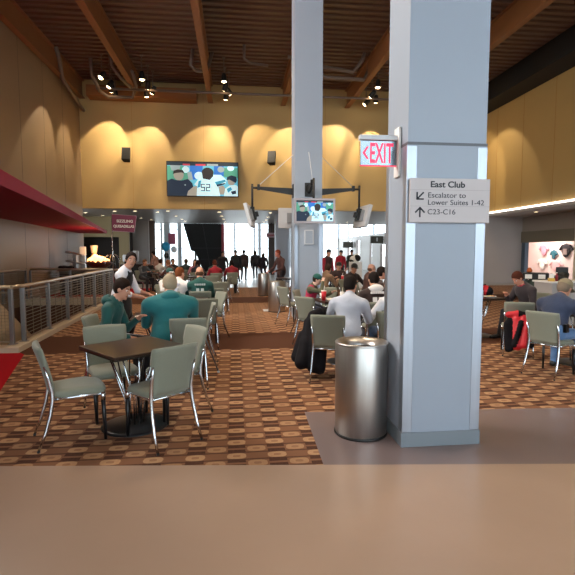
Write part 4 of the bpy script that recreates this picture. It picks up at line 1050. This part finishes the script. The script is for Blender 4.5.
t = thing('cash_register', 'black cash register on the pale grey counter', 'cash register', (7.22, 9.5, .966), -.6); sdf_mesh('register_body', [ell((0,0,.07),(.15,.15,.07)), ell((.05,.05,.13),(.12,.10,.09))], [M_black], .014, t); box('register_screen', (-.10,-.02,.16,.14,.02,.30), M_black, t, bevel=.005)
for k, (x, y, h_, lb) in enumerate(((7.02,9.36,'8a1c28','dark red bottle before the cash register'),(6.95,9.45,'a02030','brighter red bottle before the cash register'))):
    t = thing('sauce_bottle', lb, 'bottle', (x, y, .966)); bm = bmesh.new(); bm_lathe(bm, [(0,0),(.028,0),(.03,.11),(.014,.15),(.014,.175),(0,.175)], 14); obj('bottle_body', bm, mat('bottle_' + h_, h_, .3), t)
    bm = bmesh.new(); bm_lathe(bm, [(.015,.172),(.015,.19),(0,.19)], 12); obj('bottle_cap', bm, M_paper, t)
t = thing('leaflet_box', 'yellow and white leaflet box at the end of the pale grey counter', 'box', (6.85, 9.30, .966), -.4); box('box_body', (-.06,-.05,0,.06,.05,.07), mat('leaflet_yellow', 'c8a040', .6), t, bevel=.003); box('leaflet', (-.04,-.01,.07,.05,.01,.17), M_paper, t)

# ------------------------------------------------------------------ people
def ik(a, t, l1, l2, pole):
    a, t, pole = (np.array(v, float) for v in (a, t, pole))
    d = t - a; L = np.linalg.norm(d); Lc = min(L, (l1 + l2) * .995); u = d / max(L, 1e-6); t = a + u * Lc
    x = (l1*l1 - l2*l2 + Lc*Lc) / (2*Lc); h = math.sqrt(max(l1*l1 - x*x, 0))
    p = pole - u * (pole @ u); p /= max(np.linalg.norm(p), 1e-6)
    return a + u * x + p * h, t
def rotx(a): c, s = math.cos(a), math.sin(a); return np.array([[1,0,0],[0,c,-s],[0,s,c]])
def roty(a): c, s = math.cos(a), math.sin(a); return np.array([[c,0,s],[0,1,0],[-s,0,c]])
def rotz(a): c, s = math.cos(a), math.sin(a); return np.array([[c,-s,0],[s,c,0],[0,0,1]])
R_ = math.radians
def cloth(h): return mat('cloth_' + h, h, .85, noise=.06, nscale=12, bump=.35, bscale=14, sheen=.15)
def skin(h): return mat('skin_' + h, h, .5, noise=.04, nscale=30)
M_eye = mat('eye_dark', '1a1210', .2); M_eyew = mat('eye_white', 'e0d8d0', .3)
chair_spots = [(c[0], c[1]) for c in CHAIRS]
def person(label, x, y, face, pose='sit', s=1.0, bulk=1.0, lean=10, twist=0, head=(0, 0), rh=(.16,.46,.80), lh=(-.16,.46,.80), shirt='303030', pants='22252c', shoe='1a1816', sk='c89478', hair='2a1c14',
           style='short', hat=None, hatb=None, vox=.014, sleeves=None, short=False, hood=None, collar=None, vest=None, apron=None, stripes=None, number=None, stride=0.0, phone=None, knees=(.13, .43), feet=None, coat=False, group=None):
    t = thing('person', label, 'person', (x, y, 0), R_(face - 90), group)
    mats = [skin(sk), cloth(shirt), cloth(pants), mat('shoe_' + shoe, shoe, .5), cloth(sleeves or shirt)]
    SK, SH, PA, SO, SL = range(5)
    P = []
    sit = pose == 'sit'
    pz = .46 + .095 * s if sit else .94 * s
    p0 = np.array([0, -.02 if sit else 0, pz])
    T = rotz(R_(twist)) @ rotx(-R_(lean))
    def B(v): return p0 + T @ (np.array(v, float) * s)
    b = bulk
    P += [ell(p0 + np.array([0,-.01,.03]) * s, np.array([.165*b,.118*b,.12]) * s, SH if coat or not sit else PA, .04),
          ell(B((0,.01*b,.17)), np.array([.148*b,.112*b,.15]) * s, SH, .05, R=T),
          ell(B((0,.0,.345)), np.array([.168*b,.118*b,.165]) * s, SH, .05, R=T),
          cap(B((-.02,-.015,.435)), B((-.145*b,-.015,.395)), .078*s*b, .066*s*b, SH, .05), cap(B((.02,-.015,.435)), B((.145*b,-.015,.395)), .078*s*b, .066*s*b, SH, .05),
          cap(B((0,-.015,.43)), B((0,.0,.505)), .08*s, .06*s, SH, .04),
          cap(B((0,.0,.50)), B((0,.035,.57)), .056*s, .054*s, SK, .015)]
    if sit: P.append(ell(p0 + np.array([0,.03,.10]) * s, np.array([.15*b,.12*b,.10]) * s, SH, .05))
    else: P += [ell(p0 + np.array([0,.0,.10]) * s, np.array([.152*b,.11*b,.12]) * s, SH, .05), ell(p0 + np.array([0,.0,-.04]) * s, np.array([.172*b,.125*b,.16]) * s, PA if apron else SH, .05)]
    # head
    hc = B((0, .048, .640)); HR = T @ rotz(R_(head[1])) @ rotx(-R_(head[0] - lean * .75))
    def Hd(v): return hc + HR @ (np.array(v, float) * s)
    P += [ell(Hd((0,-.012,.035)), np.array([.074,.094,.088])*s, SK, .02, R=HR), ell(Hd((0,.026,-.045)), np.array([.055,.062,.075])*s, SK, .03, R=HR),
          cap(Hd((0,.086,.005)), Hd((0,.104,-.028)), .009*s, .014*s, SK, .012), ell(Hd((0,.078,-.062)), np.array([.022,.013,.008])*s, SK, .008, R=HR), ell(Hd((0,.072,-.1)), np.array([.022,.018,.018])*s, SK, .015, R=HR)]
    for q in (-1, 1): P.append(ell(Hd((q*.076,-.004,-.01)), np.array([.012,.02,.032])*s, SK, .008, R=HR))
    # legs
    for q in (-1, 1):
        hip = p0 + np.array([q*.088*b, .02, -.01 if sit else -.03]) * s
        if sit:
            ank = np.array([q*.15, .40, .085]) if feet is None else np.array([q*feet[0], feet[1], .085])
            kn, ank = ik(hip, ank, .43*s, .42*s, (q*.12, 1, .7))
        else:
            ank = np.array([q*.10*s, q*stride*s, .085 + (.03 if stride and q < 0 else 0)]); kn, ank = ik(hip, ank, .43*s, .43*s, (0, 1, 0))
        P += [cap(hip, kn, .088*s*(.5+.5*b), .060*s, PA, .035), cap(kn, ank, .060*s, .046*s, PA, .02), cap(kn + np.array([0,-.02,-.08])*s, kn + (ank-kn)*.5 + np.array([0,-.02,0]), .05*s, .045*s, PA, .03)]
        P += [cap(ank + np.array([0,-.03,-.035]), ank + np.array([q*.015,.10,-.045])*1.0, .042*s, .036*s, SO, .015), cap(ank + np.array([q*.015,.10,-.05]), ank + np.array([q*.025,.165,-.055]), .036*s, .028*s, SO, .015)]
        if stripes:
            sd = np.array([q*.055, 0, .035])
            st = sdf_mesh('trouser_stripe', [cap(hip + sd + np.array([0,.06,.02]), kn + sd*.9, .022, .02)], [cloth(stripes)], .012, t)
    # arms and hands
    for q, tg in ((1, rh), (-1, lh)):
        sho = B((q*.182*b, -.01, .388)); el, wr = ik(sho, np.array(tg, float), .30*s, .26*s, (q*.55, -.55, -.75))
        P += [cap(sho, el, .064*s*(.5+.5*b), .050*s*(.6+.4*b), SL, .04), cap(el, el + (wr-el)*(.25 if short else .93), .047*s, .046*s if short else .038*s, SL, .02), cap(el, wr, .040*s, .029*s, SK, .015)]
        d = (wr - el) / np.linalg.norm(wr - el); up = np.array([0,0,1.]) if abs(d[2]) < .85 else np.array([0,1.,0]); side = np.cross(d, up); side /= np.linalg.norm(side); nn = np.cross(side, d)
        fr = max(.0088, vox * .62)
        pc = wr + d * .055 * s; HRm = np.stack([side, d, nn], 1)
        P.append(ell(pc, np.array([.040,.052,.017])*s, SK, .012, R=HRm))
        for k, (o, L) in enumerate(((-.030,.85),(-.010,1.0),(.011,.95),(.031,.75))):
            b0 = pc + (side*o*1.0 + d*.036)*s; k1 = b0 + (d*.9 - nn*.35 + side*o*1.2)*.036*L*s; k2 = k1 + (d*.55 - nn*.85)*.034*L*s
            P += [cap(b0, k1, fr, fr*.95, SK, .004), cap(k1, k2, fr*.95, fr*.8, SK, .004)]
        tb = wr + d*.025*s - side*q*.032*s; tk = tb + (d*.6 - side*q*.75)*.034*s; P += [cap(tb, tk, fr*1.15, fr, SK, .006), cap(tk, tk + (d*.9 - nn*.3)*.028*s, fr, fr*.85, SK, .004)]
    sdf_mesh('body', P, mats, vox, t)
    # hair, cap
    def cutp(n, o): n = HR @ (np.array(n, float) / np.linalg.norm(n)); return (n, o * s + float(n @ hc))
    hm = mat('hair_' + hair, hair, .75, noise=.15, nscale=40, bump=.4, bscale=60, spec=.15)
    if style in ('short', 'long', 'tail') and not (hat and style == 'short' and False):
        lowcut = cutp((0,.80,-.60), .022) if style == 'short' else cutp((0,.88,-.47), .03)
        hp = [ell(Hd((0,-.018,.04)), np.array([.085,.102,.096])*s, 0, .01, R=HR, cut=(lowcut,))]
        if style == 'short': hp.append(ell(Hd((0,-.035,.0)), np.array([.080,.078,.085])*s, 0, .01, R=HR, cut=(cutp((0,1,0), -.005),)))
        if style == 'long': hp += [cap(Hd((q*.05,-.06,-.02)), Hd((q*.06,-.07,-.16)), .05*s, .045*s, 0, .03) for q in (-1, 1)]
        if style == 'tail': hp += [ell(Hd((0,-.07,-.02)), np.array([.072,.05,.08])*s, 0, .02, R=HR), cap(Hd((0,-.11,.0)), Hd((0,-.12,-.10)), .045*s, .032*s, 0, .02), cap(Hd((-.06,.0,.03)), Hd((-.07,-.03,-.06)), .022*s, .02*s, 0, .02), cap(Hd((.06,.0,.03)), Hd((.07,-.03,-.06)), .022*s, .02*s, 0, .02)]
        sdf_mesh('hair', hp, [hm], vox * .8, t)
    elif style == 'fringe':
        sdf_mesh('hair', [ell(Hd((0,-.03,-.01)), np.array([.081,.083,.055])*s, 0, .01, R=HR, cut=(cutp((0,1,0), .0),))], [hm], vox * .8, t)
    if hat:
        hp = [ell(Hd((0,-.012,.05)), np.array([.090,.108,.090])*s, 0, .01, R=HR, cut=(cutp((0,0,-1), -.028),))]
        if hatb != 'beanie': hp.append(ell(Hd((0,.115,.032)), np.array([.068,.075,.011])*s, 1 if hatb else 0, .012, R=HR))
        sdf_mesh('cap', hp, [cloth(hat), cloth(hatb if hatb and hatb != 'beanie' else hat)], vox * .75, t)
    # face
    if vox < .02:
        for q in (-1, 1):
            bm = bmesh.new(); c = Hd((q*.031,.066,.004)); bm_sphere(bm, c, (.0125*s,)*3, 10); e = obj('eye', bm, M_eyew, t)
            bm = bmesh.new(); c = Hd((q*.031,.0755,.003)); bm_sphere(bm, c, (.006*s,)*3, 8); obj('iris', bm, M_eye, e)
            bm = bmesh.new(); bm_tube(bm, [Hd((q*.016,.080,.026)), Hd((q*.034,.077,.031)), Hd((q*.050,.064,.026))], .0045*s, 6); obj('eyebrow', bm, hm, t)
        bm = bmesh.new(); bm_tube(bm, [Hd((-.022,.083,-.063)), Hd((0,.092,-.061)), Hd((.022,.083,-.063))], .004*s, 6); obj('mouth', bm, mat('lips', '8a4a42', .5), t)
    # clothing extras
    if hood:
        sdf_mesh('hood', [ell(B((0,-.095,.465)), np.array([.115,.06,.07])*s, 0, .03, R=T), cap(B((-.09,-.04,.475)), B((-.05,.07,.44)), .036*s, .028*s, 0, .03), cap(B((.09,-.04,.475)), B((.05,.07,.44)), .036*s, .028*s, 0, .03)], [cloth(hood)], vox, t)
    if collar:
        sdf_mesh('collar', [cap(B((.07*math.cos(a), .012 + .065*math.sin(a), .505)), B((.07*math.cos(a+.8), .012 + .065*math.sin(a+.8), .505)), .016*s, k=.01) for a in np.arange(0, 6.2, .785)], [cloth(collar)], vox * .8, t)
    if vest:
        sdf_mesh('vest', [ell(B((0,.01*b,.17)), np.array([.160*b,.124*b,.16])*s, 0, .05, R=T), ell(B((0,.0,.335)), np.array([.172*b,.131*b,.165])*s, 0, .05, R=T), cap(B((-.09,-.015,.425)), B((.09,-.015,.425)), .076*s, k=.04)], [cloth(vest)], vox, t)
    if apron:
        yc = p0[1] + .02
        sdf_mesh('apron', [ell(B((0,.03,.30)), np.array([.13,.105,.19])*s, 0, .04, R=T, cut=((np.array([0,-1.,0]), -yc - .03),)), ell(p0 + np.array([0,.01,-.10]), np.array([.20,.165,.30])*s, 0, .04, cut=((np.array([0,-1.,0]), -yc - .02),)),
            cap(B((-.06,.10,.44)), B((-.05,-.02,.505)), .016*s, k=.01), cap(B((.06,.10,.44)), B((.05,-.02,.505)), .016*s, k=.01)], [cloth(apron)], vox, t)
    if number:
        bm = bmesh.new()
        yb = -.128 * b
        for k in range(6): bm_box(bm, -.105 + k*.036, yb - .012, .37, -.078 + k*.036, yb + .02, .405)
        for x0 in (-.075, .015): bm_box(bm, x0, yb - .014, .17, x0 + .06, yb + .03, .31)
        for v in bm.verts: v.co = Vector(B(v.co))
        obj('back_print', bm, cloth(number), t)
    if phone:
        bm = bmesh.new(); bm_box(bm, .16*b, -.05, .02, .19*b+.01, .02, .13)
        for v in bm.verts: v.co = Vector(p0 + np.array(v.co))
        obj('belt_pouch', bm, M_blk, t, bevel=.006)
    if sit and min(math.hypot(x-cx, y-cy) for cx, cy in chair_spots) > .3:
        place(ch0, False, (x, y, 0), R_(face - 90), 'grey chair under the ' + label.split(',')[0].replace('seated ', ''), 'grey cafe chairs'); chair_spots.append((x, y))
    return t

# near group beside the railing
person('boy in a dark green hooded jacket with white striped trousers, seated in profile', -1.53, 5.68, -4, s=1.0, coat=True, lean=15, head=(16,-8), shirt='0f4a46', hood='0f4a46', pants='15151a', stripes='d8d8dc', hair='24160f', sk='c08a70', rh=(.15,.30,.60), lh=(-.10,.34,.79), vox=.0115)
person('broad white haired man in a teal hoodie, seated with his back to us', -.79, 5.74, 100, coat=True, s=1.04, bulk=1.42, lean=16, head=(18,12), shirt='16686c', hood='16686c', pants='20262e', hair='a09078', sk='c8987c', vox=.0115)
person('waitress in a white shirt and black apron, bending over the table', -1.73, 7.15, -14, 'stand', s=.955, bulk=.92, lean=14, head=(4,-52), shirt='e6e4ea', apron='16161c', pants='18181c', hair='1c1210', style='tail', sk='c49078', rh=(.08,.40,.93), lh=(-.16,.40,.95), short=True, vox=.0115)
person('seated man in a white football jersey, seen from behind', -1.17, 9.35, 70, bulk=1.12, lean=14, head=(6,-25), shirt='e8e2e0', pants='2a3040', hair='7a4426', sk='d09478', number='b8bcc8', vox=.014)
person('bald man in a dark green football jersey, seen from behind', -.70, 9.3, 95, bulk=1.12, lean=10, head=(6,0), shirt='17504a', pants='22242c', hair='5a4030', style='fringe', sk='d8a084', number='b8c4c4', vox=.014)
person('child in a green and white cap beyond the white jersey man', -1.55, 10.9, -60, s=.92, lean=10, shirt='dcdcdc', pants='2a3040', hat='1c4a44', hatb='dcdcdc', vox=.016)
# near group between bin and pillar
person('dark haired man in a pale grey sweatshirt, seated with his back to us', 1.43, 5.74, 72, coat=True, bulk=1.08, lean=16, twist=-6, head=(14,-16), shirt='b4bac8', pants='2c3448', hair='1c1412', sk='c08a72', vox=.0115)
person('child in a green cap and crimson vest, hand at his mouth', 1.46, 9.02, -28, s=.86, lean=16, head=(12,6), shirt='4a4a34', vest='b01e48', pants='2a3044', sk='dcae98', hat='14544c', rh=(.05,.30,1.02), lh=(-.18,.42,.80), vox=.0125)
person('person in a brown jersey with a white hood and white back print', 2.22, 7.02, 88, bulk=1.1, lean=18, head=(14,10), shirt='2c1a18', hood='d8d4d2', pants='1c1c22', number='d8d4d2', hair='1a1210', vox=.0125)
person('person in a white top mostly hidden by the big pillar', 2.14, 5.85, 100, lean=18, shirt='e4e6ee', pants='4a6488', hair='3a2418', vox=.0125, rh=(.16,.4,.8), lh=(-.3,.40,.76))
person('dark haired person in a brown jacket with a white collar, seated in profile', 2.80, 8.9, 2, lean=8, head=(4,0), shirt='34201c', collar='e2dede', pants='1c1c22', hair='1c120e', sk='c48a70', vox=.014)
person('bald man in a brown top, seated at the farther table in profile', 3.28, 11.2, -5, lean=8, shirt='5a3a30', pants='2a2420', hair='6a4a3a', style='fringe', sk='d09a80', vox=.016)
person('person in a black cap and dark sweater, reaching along the far table', 3.15, 12.35, -70, lean=14, head=(6,-10), shirt='2e201e', pants='1c1a1e', hat='141416', vox=.016, rh=(.2,.42,.8), lh=(-.3,.4,.8))
person('person in a dark brown jacket and cap, leaning over the far group table', 3.3, 14.55, -95, lean=16, shirt='3a2622', pants='1c1a1e', hat='241c1a', vox=.018)
person('person with black hair and dark jacket at the far group table', 2.5, 14.3, -20, lean=8, shirt='24222a', pants='1c1a1e', hair='141012', vox=.018)
person('person in a tan coat beside the slim pillar, sitting low', 2.42, 12.55, 40, lean=20, shirt='8a6a50', pants='5a4636', hair='3a281e', vox=.018)
person('tall standing person in a dark coat with red sleeves behind the tan coat', 3.42, 16.9, -60, 'stand', lean=4, shirt='3c2426', sleeves='a02234', pants='2a2024', hat='241c20', rh=(.23,.10,.775), lh=(-.23,.10,.775), vox=.02)
person('standing person in red with a dark cap near the far windows', 5.05, 21.8, -90, 'stand', shirt='b01e34', pants='22222a', hat='1c1c22', rh=(.23,.08,.775), lh=(-.23,.08,.775), vox=.022)
person('standing person in a dark green coat beside the white cart', 6.05, 23.6, -100, 'stand', s=1.02, shirt='24302a', pants='1c2024', hat='202c28', rh=(.23,.08,.775), lh=(-.23,.08,.775), vox=.022)
# near group on the shop side
person('man in a navy sweater, jeans and camouflage cap, bent over his table', 4.13, 5.57, 26, bulk=1.16, lean=26, head=(22,-4), shirt='2b3650', pants='5a7ca8', hair='7a6a5a', hat='8a7c60', hatb='6a6048', sk='c08a70', phone=True, vox=.0115, rh=(.16,.50,.79), lh=(-.16,.50,.79))
person('man in a dark sweater and black trousers, looking down at his lap', 5.40, 7.88, 186, bulk=1.12, lean=24, head=(34,6), shirt='2c2226', collar='a83040', pants='1c191e', hair='4a2418', sk='c88a70', vox=.0115, rh=(.16,.38,.80), lh=(-.10,.36,.66), feet=(.15,.5))
# walkers in the hall and aisle
person('walker in a dark coat striding along the aisle end', .05, 24.0, -110, 'stand', lean=3, stride=.24, bulk=1.2, shirt='26262a', pants='1c1e24', hat='2c2c2c', rh=(.23,.14,.775), lh=(-.23,-.05,.775), vox=.02, vest='2e3230')
person('walker in a brown coat just beyond the striding dark walker', .48, 26.2, 80, 'stand', s=1.02, bulk=1.15, stride=.1, shirt='4a3630', pants='2c2a2c', rh=(.23,.03,.775), lh=(-.23,.08,.775), vox=.022)
person('walker in black, third of the walkers in the bright hall', 1.2, 27.4, 95, 'stand', bulk=1.15, stride=.12, shirt='1e1e24', pants='20242c', rh=(.23,.03,.775), lh=(-.23,.08,.775), vox=.022, hair='1a1412', style='long')
person('small walker in black close to the dark brown column', 1.52, 25.4, 70, 'stand', s=.92, bulk=1.15, stride=.1, shirt='26222a', pants='1c1c22', rh=(.22,.03,.775), lh=(-.22,.08,.775), vox=.022, hair='5a3a24', style='long')
person('person in a brown coat standing at the table by the farthest bin', 1.62, 16.0, -150, 'stand', lean=12, shirt='4a2a26', pants='2a2226', hair='7a3a28', sk='b87060', rh=(.2,.4,.95), lh=(-.2,.4,.95), vox=.02)
person('person in a tan shirt standing by the buffet table', -3.75, 22.6, 150, 'stand', s=.98, shirt='8a6458', pants='2a2628', hair='1c1412', rh=(.2,.3,1.0), lh=(-.2,.3,1.0), vox=.022)
person('standing person in black beside the red escalator stripe', -.62, 23.4, -80, 'stand', s=.97, shirt='1e1c22', pants='1c1c22', rh=(.23,.08,.775), lh=(-.23,.08,.775), vox=.022)
# far crowd beyond the aisle tables
far = [(-.72,17.1,100,'a01c2c','5a2a1c','person in red, left of the two at the far aisle table','short'), (-.12,17.5,95,'96202c','1c1412','person in red, right of the two at the far aisle table','long'),
       (-.85,18.7,-70,'1c4a48','1c1412','far person in dark teal facing the two in red','short'), (-1.42,17.7,80,'22202a','1c1210','far dark haired person in black next to the person in red','long'),
       (-1.62,19.2,-90,'a86a78','2a1a14','far person in dusty pink before the escalator','long'), (-2.15,20.4,80,'2a3438','4a3020','far person in dark grey under the escalator edge','short'),
       (-2.8,21.3,-80,'1e1e22','1c1412','far person in black where the escalator ends','short'), (-3.3,20.6,60,'d8d4d0','3a2418','far person in white beneath the balloons','short'),
       (-3.75,19.4,-40,'4a5058','6a4a34','far person in slate grey beside the white one','short'), (-2.45,18.1,150,'5a3028','8a5a3a','far person in rust brown near the farthest table','short')]
for x, y, a, c, h, lb, st in far:
    person(lb, x, y, a, lean=10, shirt=c, pants='22222a', hair=h, style=st, vox=.021, group='seated crowd far down the hall')
